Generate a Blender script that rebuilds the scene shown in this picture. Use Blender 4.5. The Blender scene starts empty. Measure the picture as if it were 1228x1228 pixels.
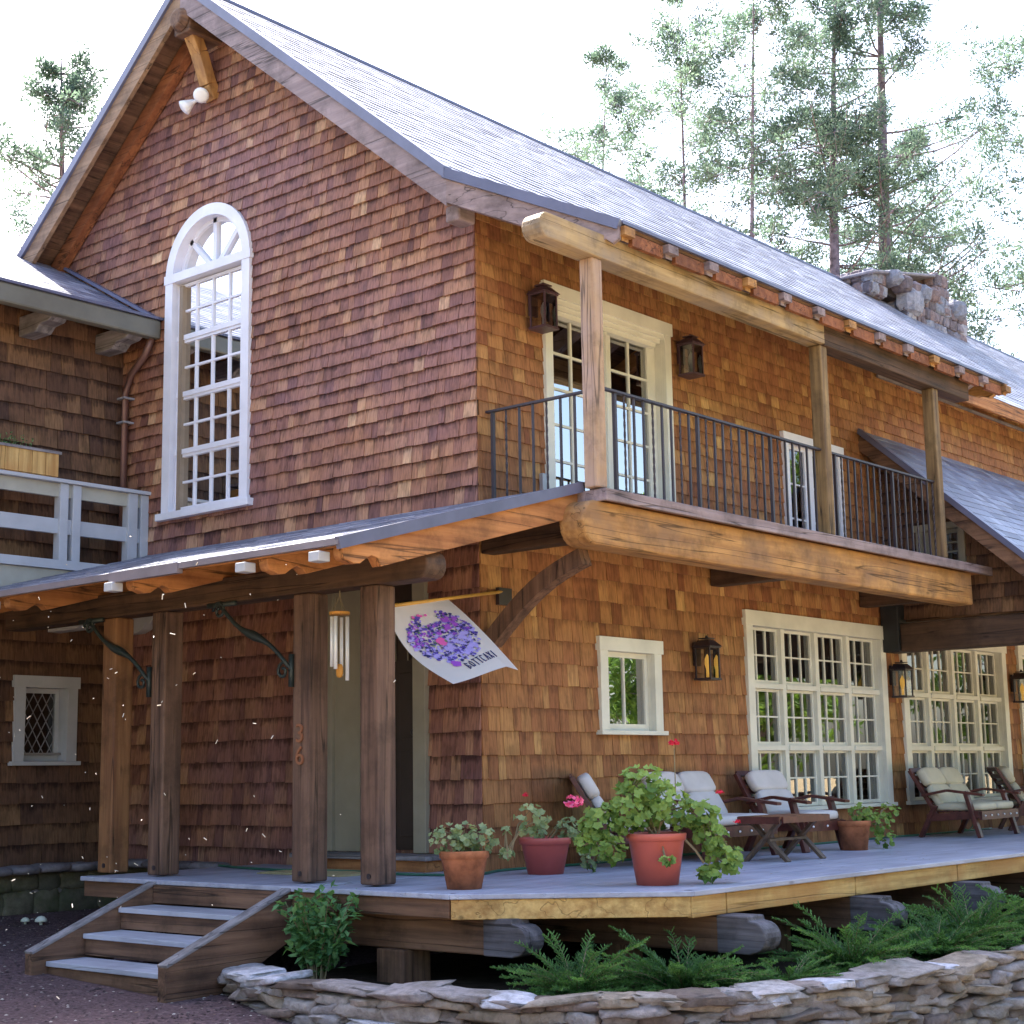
import bpy, bmesh, math, random
from mathutils import Vector, Matrix, noise
R = math.radians
V = Vector
scn = bpy.context.scene
COL = scn.collection
rng = random.Random(7)

# ------------------------------------------------------------------ materials
def new_mat(name):
    m = bpy.data.materials.new(name); m.use_nodes = True
    nt = m.node_tree; nt.nodes.clear()
    out = nt.nodes.new('ShaderNodeOutputMaterial')
    b = nt.nodes.new('ShaderNodeBsdfPrincipled')
    nt.links.new(b.outputs[0], out.inputs[0])
    return m, nt, b
def N(nt, t, **k):
    n = nt.nodes.new(t)
    for a, v in k.items(): setattr(n, a, v)
    return n
def coords(nt, scale, kind='Object'):
    tc = N(nt, 'ShaderNodeTexCoord'); mp = N(nt, 'ShaderNodeMapping')
    mp.inputs['Scale'].default_value = scale
    nt.links.new(tc.outputs[kind], mp.inputs[0]); return mp.outputs[0]
def noise_n(nt, vec, scale, detail=4, rough=.55):
    n = N(nt, 'ShaderNodeTexNoise'); n.inputs['Scale'].default_value = scale
    n.inputs['Detail'].default_value = detail; n.inputs['Roughness'].default_value = rough
    nt.links.new(vec, n.inputs['Vector']); return n.outputs[0]
def ramp(nt, fac, stops):
    r = N(nt, 'ShaderNodeValToRGB'); e = r.color_ramp.elements
    while len(e) < len(stops): e.new(.5)
    for i, (p, c) in enumerate(stops):
        e[i].position = p; e[i].color = (*c, 1) if len(c) == 3 else c
    nt.links.new(fac, r.inputs[0]); return r.outputs[0]
def mix(nt, mode, fac, a, b):
    m = N(nt, 'ShaderNodeMix', data_type='RGBA', blend_type=mode)
    for s, v in ((0, fac), (6, a), (7, b)):
        if hasattr(v, 'is_linked') or hasattr(v, 'links'): nt.links.new(v, m.inputs[s])
        else: m.inputs[s].default_value = v if s == 0 else (*v, 1)
    return m.outputs[2]
def bump(nt, b, h, strength=.3, dist=.01):
    n = N(nt, 'ShaderNodeBump'); n.inputs['Strength'].default_value = strength
    n.inputs['Distance'].default_value = dist
    nt.links.new(h, n.inputs['Height']); nt.links.new(n.outputs[0], b.inputs['Normal'])
def g3(v): return (v, v, v)

def shingle_mat(name, stops, weather, wamt, streak=.85, rough=.75, spec=.3):
    m, nt, b = new_mat(name)
    at = N(nt, 'ShaderNodeAttribute', attribute_name='tone')
    col = ramp(nt, at.outputs['Fac'], stops)
    big = noise_n(nt, coords(nt, (.55, .55, .8)), 1.0, 5, .6)
    wf = ramp(nt, big, [(.38, g3(0)), (.62, g3(wamt))])
    col = mix(nt, 'MIX', wf, col, weather)
    gr = noise_n(nt, coords(nt, (60, 60, 3.2)), 1.0, 4, .6)
    gc = ramp(nt, gr, [(.3, g3(.62)), (.52, g3(1)), (.72, g3(1.22))])
    col = mix(nt, 'MULTIPLY', 1.0, col, gc)
    st = noise_n(nt, coords(nt, (9, 9, 5)), 1.0, 3, .6)
    sc_ = ramp(nt, st, [(.36, g3(.66)), (.5, g3(1))])
    col = mix(nt, 'MULTIPLY', .75, col, sc_)
    upn = N(nt, 'ShaderNodeAttribute', attribute_name='up')        # ragged dark streaks below each butt line
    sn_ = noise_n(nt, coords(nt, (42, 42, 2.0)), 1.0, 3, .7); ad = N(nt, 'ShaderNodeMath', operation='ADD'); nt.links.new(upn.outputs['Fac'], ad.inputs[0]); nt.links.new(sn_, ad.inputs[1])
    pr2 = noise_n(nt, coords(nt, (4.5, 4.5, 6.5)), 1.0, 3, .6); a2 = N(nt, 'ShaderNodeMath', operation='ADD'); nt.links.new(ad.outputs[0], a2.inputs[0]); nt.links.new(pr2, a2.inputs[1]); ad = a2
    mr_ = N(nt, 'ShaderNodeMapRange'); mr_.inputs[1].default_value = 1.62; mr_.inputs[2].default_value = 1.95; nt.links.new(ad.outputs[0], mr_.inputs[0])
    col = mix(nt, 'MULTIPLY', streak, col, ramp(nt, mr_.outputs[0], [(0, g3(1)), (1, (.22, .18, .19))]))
    nt.links.new(col, b.inputs['Base Color'])
    b.inputs['Roughness'].default_value = rough
    b.inputs['Specular IOR Level'].default_value = spec
    bump(nt, b, gr, .5, .006)
    return m
def timber_mat(name, dark, light, axis, rough=.7, patch=None, cross=16, checks=.9):
    m, nt, b = new_mat(name)
    s = [cross]*3; s['xyz'.index(axis)] = .9
    gr = noise_n(nt, coords(nt, s), 1.0, 6, .62)
    big = noise_n(nt, coords(nt, (1.6, 1.6, 1.6)), 1.0, 4, .6)
    col = ramp(nt, gr, [(.3, dark), (.68, light)])
    if patch:
        pf = ramp(nt, big, [(.45, g3(0)), (.62, g3(.75))])
        col = mix(nt, 'MIX', pf, col, patch)
    else:
        col = mix(nt, 'MULTIPLY', .6, col, ramp(nt, big, [(.35, g3(.7)), (.6, g3(1.1))]))
    sc = [2.3]*3; sc['xyz'.index(axis)] = .8
    vo = N(nt, 'ShaderNodeTexVoronoi'); vo.inputs['Scale'].default_value = 1.7
    nt.links.new(coords(nt, sc), vo.inputs['Vector'])
    kn = ramp(nt, vo.outputs['Distance'], [(.03, g3(.35)), (.075, g3(1))])
    col = mix(nt, 'MULTIPLY', .8, col, kn)
    sk = [6.0]*3; sk['xyz'.index(axis)] = .2
    ck = noise_n(nt, coords(nt, sk), 1.0, 3, .5)
    cr_ = ramp(nt, ck, [(.0, g3(1)), (.488, g3(1)), (.5, g3(.2)), (.509, g3(1)), (1, g3(1))])
    wst = noise_n(nt, coords(nt, (3.1, 3.1, 3.1)), 1.0, 6, .7)
    col = mix(nt, 'MULTIPLY', .75*checks, col, ramp(nt, wst, [(.36, g3(.5)), (.52, g3(1))]))
    col = mix(nt, 'MULTIPLY', checks, col, cr_)
    nt.links.new(col, b.inputs['Base Color'])
    b.inputs['Roughness'].default_value = rough
    b.inputs['Specular IOR Level'].default_value = .3
    hm = N(nt, 'ShaderNodeMath', operation='MULTIPLY'); nt.links.new(gr, hm.inputs[0]); nt.links.new(cr_, hm.inputs[1])
    bump(nt, b, hm.outputs[0], .6, .012)
    return m
def plain(name, c, rough=.6, spec=.5, metal=0, var=.12, vs=3.0, bmp=0, emit=None, es=1, trans=0):
    m, nt, b = new_mat(name)
    n = noise_n(nt, coords(nt, (vs, vs, vs)), 1.0, 5, .6)
    lo = tuple(x*(1-var*2) for x in c); hi = tuple(min(1, x*(1+var)) for x in c)
    nt.links.new(ramp(nt, n, [(.3, lo), (.65, hi)]), b.inputs['Base Color'])
    b.inputs['Roughness'].default_value = rough
    b.inputs['Specular IOR Level'].default_value = spec
    b.inputs['Metallic'].default_value = metal
    if bmp: bump(nt, b, noise_n(nt, coords(nt, (vs*8,)*3), 1.0, 4), bmp, .01)
    if emit:
        b.inputs['Emission Color'].default_value = (*emit, 1); b.inputs['Emission Strength'].default_value = es
    return m
def leaf_mat(name, c1, c2, trans=.35, rough=.55, tt=(1.3, 1.35, .7)):
    m = bpy.data.materials.new(name); m.use_nodes = True; nt = m.node_tree; nt.nodes.clear()
    out = nt.nodes.new('ShaderNodeOutputMaterial')
    at = N(nt, 'ShaderNodeAttribute', attribute_name='tone')
    col = ramp(nt, at.outputs['Fac'], [(0, c1), (1, c2)])
    b = nt.nodes.new('ShaderNodeBsdfPrincipled'); b.inputs['Roughness'].default_value = rough
    b.inputs['Specular IOR Level'].default_value = .35
    nt.links.new(col, b.inputs['Base Color'])
    t = nt.nodes.new('ShaderNodeBsdfTranslucent'); nt.links.new(mix(nt, 'MULTIPLY', 1.0, col, tt), t.inputs[0])
    mx = nt.nodes.new('ShaderNodeMixShader'); mx.inputs[0].default_value = trans
    nt.links.new(b.outputs[0], mx.inputs[1]); nt.links.new(t.outputs[0], mx.inputs[2])
    nt.links.new(mx.outputs[0], out.inputs[0]); return m
def glass_mat(name, ior=1.9, tint=(.8, .84, .85)):
    m = bpy.data.materials.new(name); m.use_nodes = True; nt = m.node_tree; nt.nodes.clear()
    out = nt.nodes.new('ShaderNodeOutputMaterial')
    t = nt.nodes.new('ShaderNodeBsdfTransparent'); t.inputs[0].default_value = (*tint, 1)
    g = nt.nodes.new('ShaderNodeBsdfGlossy'); g.inputs['Roughness'].default_value = .004
    f = nt.nodes.new('ShaderNodeFresnel'); f.inputs[0].default_value = ior
    n = noise_n(nt, coords(nt, (1.7, 1.7, 1.7)), 1.0, 2)
    bp = nt.nodes.new('ShaderNodeBump'); bp.inputs['Strength'].default_value = .06; bp.inputs['Distance'].default_value = .02
    nt.links.new(n, bp.inputs['Height']); nt.links.new(bp.outputs[0], g.inputs['Normal'])
    mx = nt.nodes.new('ShaderNodeMixShader'); nt.links.new(f.outputs[0], mx.inputs[0])
    nt.links.new(t.outputs[0], mx.inputs[1]); nt.links.new(g.outputs[0], mx.inputs[2])
    nt.links.new(mx.outputs[0], out.inputs[0]); return m

M = {}
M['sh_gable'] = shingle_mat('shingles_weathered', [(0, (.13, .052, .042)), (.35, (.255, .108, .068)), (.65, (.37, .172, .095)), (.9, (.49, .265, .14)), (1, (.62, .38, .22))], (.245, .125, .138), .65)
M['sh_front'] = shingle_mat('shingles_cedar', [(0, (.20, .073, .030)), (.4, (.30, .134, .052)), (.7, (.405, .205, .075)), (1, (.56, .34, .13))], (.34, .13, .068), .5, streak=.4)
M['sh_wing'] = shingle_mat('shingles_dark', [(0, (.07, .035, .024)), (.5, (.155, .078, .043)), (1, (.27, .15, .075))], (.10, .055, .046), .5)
M['sh_roof'] = None
def roof_mat():
    m, nt, b = new_mat('roof_shingles')
    at = N(nt, 'ShaderNodeAttribute', attribute_name='tone')
    col = ramp(nt, at.outputs['Fac'], [(0, (.10, .105, .16)), (.5, (.19, .20, .285)), (1, (.36, .37, .46))])
    n = noise_n(nt, coords(nt, (5, 5, 5)), 1.0, 5, .7)
    col = mix(nt, 'MULTIPLY', .7, col, ramp(nt, n, [(.35, g3(.65)), (.6, g3(1.2))]))
    nt.links.new(col, b.inputs['Base Color'])
    nt.links.new(ramp(nt, n, [(.3, g3(.36)), (.7, g3(.55))]), b.inputs['Roughness'])
    b.inputs['Specular IOR Level'].default_value = .8
    bump(nt, b, noise_n(nt, coords(nt, (70, 70, 70)), 1.0, 2), .35, .004)
    return m
M['sh_roof'] = roof_mat()
for ax in 'xyz':
    M['cedar_'+ax] = timber_mat('cedar_orange_'+ax, (.26, .095, .035), (.52, .23, .085), ax)
    M['gold_'+ax] = timber_mat('golden_pine_'+ax, (.34, .18, .06), (.72, .49, .20), ax, patch=(.42, .21, .07), checks=.55)
    M['aged_'+ax] = timber_mat('aged_timber_'+ax, (.075, .038, .026), (.22, .12, .075), ax)
    M['grey_'+ax] = timber_mat('silvered_timber_'+ax, (.13, .115, .12), (.32, .29, .31), ax)
    M['dark_'+ax] = timber_mat('dark_timber_'+ax, (.04, .024, .018), (.12, .066, .04), ax)
    M['honey_'+ax] = timber_mat('honey_timber_'+ax, (.30, .135, .045), (.58, .31, .11), ax, patch=(.24, .135, .075))
    M['rake_'+ax] = timber_mat('weathered_rake_'+ax, (.19, .14, .15), (.34, .26, .27), ax)
M['porchdark'] = timber_mat('porch_post_timber', (.06, .032, .026), (.20, .115, .08), 'z')
M['eavebeam'] = timber_mat('weathered_plate_beam', (.22, .14, .07), (.50, .35, .18), 'x', patch=(.27, .21, .17))
M['barge'] = timber_mat('rust_red_rafter', (.16, .05, .025), (.34, .13, .055), 'y')
M['rakewarm'] = timber_mat('tan_rake_board', (.20, .12, .08), (.38, .24, .15), 'y')
M['porchp'] = timber_mat('reddish_post', (.13, .055, .03), (.29, .145, .065), 'z')
M['endgrain'] = timber_mat('weathered_end_grain', (.05, .044, .05), (.17, .155, .18), 'y')
M['ppost'] = timber_mat('post_timber', (.10, .06, .035), (.34, .22, .10), 'z')
M['pposta'] = timber_mat('post_timber_pale', (.27, .17, .12), (.50, .33, .20), 'z', patch=(.40, .28, .24))
M['deck'] = timber_mat('painted_deck_boards', (.30, .31, .42), (.46, .48, .60), 'x', rough=.4, cross=9, checks=.12)
M['tread'] = timber_mat('painted_treads', (.34, .34, .42), (.50, .51, .60), 'y', rough=.5, cross=9, checks=.15)
M['backing'] = plain('tar_paper', (.02, .013, .01), .95, .1)
M['white'] = plain('white_trim', (.74, .73, .82), .45, .4, var=.05)
M['beige'] = plain('cream_trim', (.71, .70, .62), .5, .4, var=.06)
M['greyrail'] = plain('grey_painted_rail', (.44, .45, .50), .5, .4, var=.06)
M['beigeboard'] = plain('beige_skirt_board', (.40, .38, .33), .6, .3, var=.08)
M['bluetrim'] = plain('slate_blue_drip_edge', (.115, .12, .20), .35, .5, var=.1)
M['gutter'] = plain('grey_green_gutter', (.15, .145, .125), .4, .5, var=.1)
M['metalgrey'] = plain('galvanised_strip', (.40, .40, .45), .35, .5, metal=.4, var=.1)
M['stripp'] = plain('plum_grey_strip', (.21, .18, .21), .4, .5, var=.1)
M['copper'] = plain('brown_downspout', (.17, .085, .07), .45, .5, metal=.3)
M['iron'] = plain('black_iron', (.018, .02, .024), .5, .5, var=.2)
M['railiron'] = plain('brown_black_railing', (.035, .025, .035), .45, .5, var=.2)
M['irongreen'] = plain('forged_iron', (.02, .03, .03), .5, .5, var=.2)
M['glass'] = glass_mat('window_glass', 2.1)
M['glass_hi'] = glass_mat('coated_glass', 2.6, (.6, .64, .66))
M['glass_door'] = glass_mat('mirror_bright_glass', 3.4, (.5, .54, .56))
M['glass_mirror'] = glass_mat('strong_mirror_glass', 7.0, (.4, .44, .46))
M['roomwall'] = plain('plaster_room', (.26, .2, .15), .8, .2)
M['curtain'] = plain('linen_curtain', (.45, .38, .30), .8, .2, vs=6)
M['doorgreen'] = plain('sage_door_panel', (.27, .245, .19), .5, .4, var=.07)
M['doordark'] = plain('dark_door_and_shade', (.035, .022, .018), .45, .5)
M['terracotta'] = plain('old_terracotta', (.36, .13, .06), .8, .25, var=.28, vs=7, bmp=.2)
M['redpot'] = plain('red_plastic_pot', (.50, .11, .075), .45, .4, var=.06)
M['redpot2'] = plain('burgundy_plastic_pot', (.46, .095, .08), .45, .4, var=.06)
M['soil'] = plain('potting_soil', (.03, .02, .014), .95, .1, bmp=.5, vs=10)
M['cushion'] = plain('lavender_white_cushion', (.62, .58, .58), .85, .2, var=.06, bmp=.15)
M['cushion2'] = plain('ivory_cushion', (.60, .56, .44), .85, .2, var=.06, bmp=.15)
M['mahog'] = plain('mahogany_stain', (.10, .028, .022), .45, .45, var=.25, vs=9)
M['tableleg'] = plain('oiled_table_leg', (.13, .085, .06), .55, .35, var=.25, vs=9)
M['tabletop'] = timber_mat('bleached_table_slats', (.16, .06, .03), (.34, .15, .07), 'y')
M['hose'] = plain('green_hose', (.03, .14, .09), .4, .5)
M['mat'] = plain('straw_mat', (.42, .35, .2), .9, .1, vs=20)
M['chrome'] = plain('aluminium_tube', (.85, .87, .9), .35, .5, metal=.1, var=.02)
M['amber'] = plain('amber_wood', (.62, .28, .05), .5, .4)
M['polewood'] = plain('varnished_pole', (.62, .34, .06), .4, .5)
M['bulbwhite'] = plain('white_lamp', (.85, .85, .88), .4, .5, var=.02)
M['flame'] = plain('amber_bulb', (.8, .5, .08), .3, .5, emit=(1, .5, .1), es=.12)
M['lantern'] = plain('lantern_iron', (.03, .022, .028), .4, .5, var=.2)
M['lanternb'] = plain('lantern_bronze', (.075, .038, .05), .45, .5, var=.2)
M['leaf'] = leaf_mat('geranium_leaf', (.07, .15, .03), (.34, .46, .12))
M['leafpale'] = leaf_mat('variegated_leaf', (.13, .19, .09), (.42, .48, .26))
M['bushleaf'] = leaf_mat('broad_leaf', (.04, .13, .045), (.19, .36, .15))
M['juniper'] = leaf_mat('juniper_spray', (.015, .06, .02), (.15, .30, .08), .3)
M['stem'] = plain('plant_stem', (.22, .17, .10), .7, .3)
M['litter'] = leaf_mat('dry_litter', (.16, .08, .03), (.42, .28, .14), .1)
M['petal'] = leaf_mat('red_petal', (.55, .01, .03), (.85, .04, .12), .3)
M['petalpink'] = leaf_mat('pink_petal', (.75, .04, .22), (.95, .25, .45), .3)
M['needle'] = leaf_mat('pine_needle', (.045, .08, .075), (.20, .27, .21), .45, .5, (1.1, 1.2, 1.0))
M['needlesun'] = leaf_mat('sunlit_leaf', (.06, .14, .03), (.26, .40, .10), .4, .5)
M['bark'] = plain('pine_bark', (.22, .17, .21), .9, .15, var=.3, vs=6, bmp=.6)
M['whitepaint'] = plain('white_mushroom', (.75, .78, .68), .6, .3)
M['fluff'] = plain('dry_needle', (.75, .66, .55), .6, .3)

def stone_mat(name, stops, moss=None, bs=.5, scale=1.0, mortar=False):
    m, nt, b = new_mat(name)
    at = N(nt, 'ShaderNodeAttribute', attribute_name='tone')
    col = ramp(nt, at.outputs['Fac'], stops)
    n = noise_n(nt, coords(nt, (7*scale,)*3), 1.0, 7, .7)
    col = mix(nt, 'MULTIPLY', .9, col, ramp(nt, n, [(.3, g3(.5)), (.5, g3(.95)), (.7, g3(1.35))]))
    if moss:
        m2 = noise_n(nt, coords(nt, (2.3, 2.3, 2.3)), 1.0, 5, .7)
        col = mix(nt, 'MIX', ramp(nt, m2, [(.5, g3(0)), (.64, g3(.7))]), col, moss)
    nt.links.new(col, b.inputs['Base Color']); b.inputs['Roughness'].default_value = .85
    b.inputs['Specular IOR Level'].default_value = .25
    bump(nt, b, n, bs, .03); return m
M['drystone'] = stone_mat('flat_fieldstone', [(0, (.13, .10, .09)), (.3, (.25, .185, .165)), (.6, (.37, .33, .34)), (.8, (.36, .28, .22)), (1, (.60, .57, .64))], (.17, .14, .11), 1.0, 1.8)
M['foundation'] = stone_mat('foundation_stone', [(0, (.07, .065, .06)), (.5, (.12, .11, .08)), (1, (.17, .15, .11))], (.06, .075, .03))
M['capstone'] = stone_mat('cap_stone', [(0, (.14, .12, .14)), (1, (.27, .25, .29))], None)
M['chimney'] = stone_mat('chimney_stone', [(0, (.14, .12, .14)), (.4, (.27, .19, .19)), (.7, (.24, .24, .29)), (1, (.40, .37, .41))], None, 1.0, 1.5)
M['mortar'] = plain('mortar', (.24, .22, .22), .95, .1, bmp=.4)

def ground_mat():
    m, nt, b = new_mat('gravel_ground')
    v = coords(nt, (1, 1, 1))
    vo = N(nt, 'ShaderNodeTexVoronoi'); vo.inputs['Scale'].default_value = 55; nt.links.new(v, vo.inputs['Vector'])
    n1 = noise_n(nt, v, 1.1, 6, .65)
    n2 = noise_n(nt, v, 28, 5, .7)
    # far from the house the ground is pale dry dirt and needles
    near = mix(nt, 'MIX', .55, ramp(nt, n1, [(.35, (.07, .043, .05)), (.65, (.15, .092, .10))]), ramp(nt, n2, [(.35, (.02, .015, .018)), (.6, (.15, .10, .11)), (.75, (.42, .34, .32))]))
    far = ramp(nt, n1, [(.35, (.30, .22, .12)), (.65, (.46, .36, .22))])
    tc = N(nt, 'ShaderNodeTexCoord'); sp = N(nt, 'ShaderNodeVectorMath', operation='LENGTH')
    sub = N(nt, 'ShaderNodeVectorMath', operation='SUBTRACT'); sub.inputs[1].default_value = (-3, 1, 0)
    nt.links.new(tc.outputs['Object'], sub.inputs[0]); nt.links.new(sub.outputs[0], sp.inputs[0])
    mr = N(nt, 'ShaderNodeMapRange'); mr.inputs[1].default_value = 5.0; mr.inputs[2].default_value = 7.5
    nt.links.new(sp.outputs['Value'], mr.inputs[0])
    col = mix(nt, 'MIX', mr.outputs[0], near, far)
    nt.links.new(col, b.inputs['Base Color']); b.inputs['Roughness'].default_value = .95
    b.inputs['Specular IOR Level'].default_value = .15
    bump(nt, b, vo.outputs['Distance'], .6, .015); return m
M['ground'] = ground_mat()
M['bedsoil'] = plain('bed_soil', (.03, .022, .016), .95, .1, var=.3, vs=9, bmp=.6)
M['pebble'] = stone_mat('pebble', [(0, (.045, .03, .035)), (.75, (.13, .09, .095)), (.93, (.22, .18, .17)), (1, (.6, .55, .5))], None, .2)

# ------------------------------------------------------------------ mesh builder
WL = {}
class MB:
    def __init__(s, xf=None): s.v = []; s.f = []; s.t = []; s.u = []; s.xf = xf; s.tone = .5
    def add(s, vs, fs, tone=None, up=None):
        o = len(s.v)
        s.v += [V(s.xf(*p)) for p in vs] if s.xf else [V(p) for p in vs]
        s.f += [tuple(i+o for i in f) for f in fs]
        s.t += [s.tone if tone is None else tone]*len(fs); s.u += list(up) if up else [0.0]*len(vs); return s
    def box(s, x0, x1, y0, y1, z0, z1, tone=None):
        return s.add([(x, y, z) for z in (z0, z1) for y in (y0, y1) for x in (x0, x1)],
                     [(0, 2, 3, 1), (4, 5, 7, 6), (0, 1, 5, 4), (2, 6, 7, 3), (0, 4, 6, 2), (1, 3, 7, 5)], tone)
    def obox(s, c, a, b_, n, tone=None):      # centre, three half-axis vectors
        c, a, b_, n = V(c), V(a), V(b_), V(n)
        return s.add([c+i*a+j*b_+k*n for k in (-1, 1) for j in (-1, 1) for i in (-1, 1)],
                     [(0, 2, 3, 1), (4, 5, 7, 6), (0, 1, 5, 4), (2, 6, 7, 3), (0, 4, 6, 2), (1, 3, 7, 5)], tone)
    def bar(s, p, q, w, h, up=(0, 0, 1), tone=None):
        p, q = V(p), V(q); d = q-p; side = d.cross(V(up)).normalized(); u = side.cross(d).normalized()
        return s.obox((p+q)/2, d/2, side*w/2, u*h/2, tone)
    def prism(s, prof, n0, n1, frame, tone=None):   # profile of (a,b); frame(a,b,n) -> xyz
        k = len(prof)
        vs = [frame(a, b, n0) for a, b in prof]+[frame(a, b, n1) for a, b in prof]
        fs = [tuple(range(k)), tuple(reversed(range(k, 2*k)))]+[(i, i+k, (i+1) % k+k, (i+1) % k) for i in range(k)]
        return s.add(vs, fs, tone)
    def tube(s, pts, r, n=6, cap=True, tone=None):
        pts = [V(p) for p in pts]; rs = r if isinstance(r, (list, tuple)) else [r]*len(pts)
        vs = []; fs = []
        for i, p in enumerate(pts):
            d = (pts[min(i+1, len(pts)-1)]-pts[max(i-1, 0)]).normalized()
            a = d.cross(V((0, 0, 1)) if abs(d.z) < .9 else V((1, 0, 0))).normalized(); b_ = d.cross(a)
            for k in range(n):
                t = 2*math.pi*k/n; vs.append(p+(a*math.cos(t)+b_*math.sin(t))*rs[i])
        for i in range(len(pts)-1):
            for k in range(n): fs.append((i*n+k, i*n+(k+1) % n, (i+1)*n+(k+1) % n, (i+1)*n+k))
        if cap: fs += [tuple(reversed(range(n))), tuple(range((len(pts)-1)*n, len(pts)*n))]
        return s.add(vs, fs, tone)
    def lathe(s, c, prof, n=24, tone=None):
        c = V(c); vs = []; fs = []
        for r, z in prof:
            for k in range(n):
                t = 2*math.pi*k/n; vs.append(c+V((r*math.cos(t), r*math.sin(t), z)))
        for i in range(len(prof)-1):
            for k in range(n): fs.append((i*n+k, i*n+(k+1) % n, (i+1)*n+(k+1) % n, (i+1)*n+k))
        return s.add(vs, fs, tone)
    def ball(s, c, r, e=1.0, n=12, m_=8, rot=None, jit=0, tone=None, rg=None):
        c = V(c); r = (r, r, r) if not hasattr(r, '__len__') else r; vs = []; fs = []
        sg = lambda x: math.copysign(abs(x)**e, x)
        for i in range(m_+1):
            ph = math.pi*(i/m_-.5)
            for k in range(n):
                th = 2*math.pi*k/n
                p = V((r[0]*sg(math.cos(ph))*sg(math.cos(th)), r[1]*sg(math.cos(ph))*sg(math.sin(th)), r[2]*sg(math.sin(ph))))
                if jit and 0 < i < m_: p *= 1+jit*(rg or rng).uniform(-1, 1)
                if rot: p = rot @ p
                vs.append(c+p)
        for i in range(m_):
            for k in range(n): fs.append((i*n+k, i*n+(k+1) % n, (i+1)*n+(k+1) % n, (i+1)*n+k))
        return s.add(vs, fs, tone)
    def build(s, name, mat, parent=None, smooth=False, bevel=0, weld=False, normals=True):
        me = bpy.data.meshes.new(name)
        base = WL.get(parent.name, V((0, 0, 0))) if parent else V((0, 0, 0))
        me.from_pydata([tuple(p-base) for p in s.v], [], s.f)
        a = me.attributes.new('tone', 'FLOAT', 'FACE'); a.data.foreach_set('value', s.t)
        if any(s.u) and len(s.u) == len(s.v): a = me.attributes.new('up', 'FLOAT', 'POINT'); a.data.foreach_set('value', s.u)
        if normals or weld:
            bm = bmesh.new(); bm.from_mesh(me)
            if weld: bmesh.ops.remove_doubles(bm, verts=bm.verts, dist=1e-5)
            bmesh.ops.recalc_face_normals(bm, faces=bm.faces); bm.to_mesh(me); bm.free()
        if smooth: me.polygons.foreach_set('use_smooth', [True]*len(me.polygons))
        me.materials.append(M[mat] if isinstance(mat, str) else mat)
        o = bpy.data.objects.new(name, me); COL.objects.link(o)
        if parent: o.parent = parent
        WL[o.name] = V(base)
        if bevel:
            md = o.modifiers.new('bevel', 'BEVEL'); md.width = bevel; md.segments = 2; md.limit_method = 'ANGLE'
        return o
def tag(o, label, cat, group=None, kind=None):
    if label: o['label'] = label
    if cat: o['category'] = cat
    if group: o['group'] = group
    if kind: o['kind'] = kind
    return o
def thing(name, loc, label, cat, group=None):
    o = bpy.data.objects.new(name, None); COL.objects.link(o); o.location = loc; o.empty_display_size = .2
    WL[o.name] = V(loc); return tag(o, label, cat, group)
def copy_tree(o, parent=None, loc=None, rotz=None):
    c = o.copy(); COL.objects.link(c); c.parent = parent
    for ch in o.children: copy_tree(ch, c)
    if loc is not None: c.location = loc
    if rotz is not None: c.rotation_euler = (0, 0, rotz)
    return c
FX = lambda y0=0.0: (lambda u, w, v: (u, y0-w, v))     # facade frames: u along the wall, w outwards, v up
GX = lambda x0=0.0: (lambda u, w, v: (x0-w, u, v))

# ------------------------------------------------------------------ shingle layer
def expo_wall(z): return .19 if z < 2.3 else (.162 if z < 3.0 else (.142 if z < 3.7 else .119))
def shingles(mb, bk, span, v0, v1, holes, rg, expo, wr=(.09, .22), thick=.022, topclip=None):
    """mb/bk use frame (u,w,v). span(v)->(ua,ub); holes: list of (ua,ub,va,vb) or callables v->(ua,ub)|None"""
    v = v0
    while v < v1-.01:
        e = expo(v); vb = min(v+e, v1); vm = (v+vb)/2
        ua, ub = span(vm)
        rh = [h for h in holes if not callable(h) and h[3] > v and h[2] < vb]
        cuts = []
        for h in holes:
            if callable(h):
                r_ = h(vm)
                if r_: cuts.append((r_[0], r_[1], vm, vm))
        segs = [(ua, ub)]
        for c in [(h[0], h[1]) for h in rh]+[(c[0], c[1]) for c in cuts]:
            ns = []
            for a, b in segs:
                if c[1] <= a or c[0] >= b: ns.append((a, b)); continue
                if c[0] > a: ns.append((a, c[0]))
                if c[1] < b: ns.append((c[1], b))
            segs = ns
        pieces = [(a, b, v, vb) for a, b in segs]
        for h in rh:
            a, b = max(h[0], ua), min(h[1], ub)
            if b-a > .02:
                if h[2]-v > .01: pieces.append((a, b, v, h[2]))
                if vb-h[3] > .01: pieces.append((a, b, h[3], vb))
        for a, b, p0, p1 in pieces:
            if b-a < .005: continue
            bk.add([(a, 0, p0), (b, 0, p0), (b, 0, p1), (a, 0, p1)], [(0, 1, 2, 3)])
            u = a-rg.uniform(0, .1)
            while u < b-.004:
                w = rg.uniform(*wr); x0 = max(u, a); x1 = min(u+w-.004, b); u += w
                if x1-x0 < .012: continue
                j = rg.uniform(-.006, .004) if p0 == v else 0
                t = thick*rg.uniform(.8, 1.25); tt = min(.004, thick*.3); top = p1+(.012 if p1 == vb and p1 < v1 else 0)
                sk = rg.uniform(-.003, .003)
                tone = min(1, max(0, rg.gauss(.5, .21)))
                mb.add([(x0, t, p0+j-sk), (x1, t, p0+j+sk), (x1, tt, top), (x0, tt, top), (x0, 0, p0+j-sk), (x1, 0, p0+j+sk), (x1, 0, top), (x0, 0, top)],
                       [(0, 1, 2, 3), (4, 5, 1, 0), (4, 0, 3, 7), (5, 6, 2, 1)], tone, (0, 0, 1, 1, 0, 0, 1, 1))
        v = vb
    return mb

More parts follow.
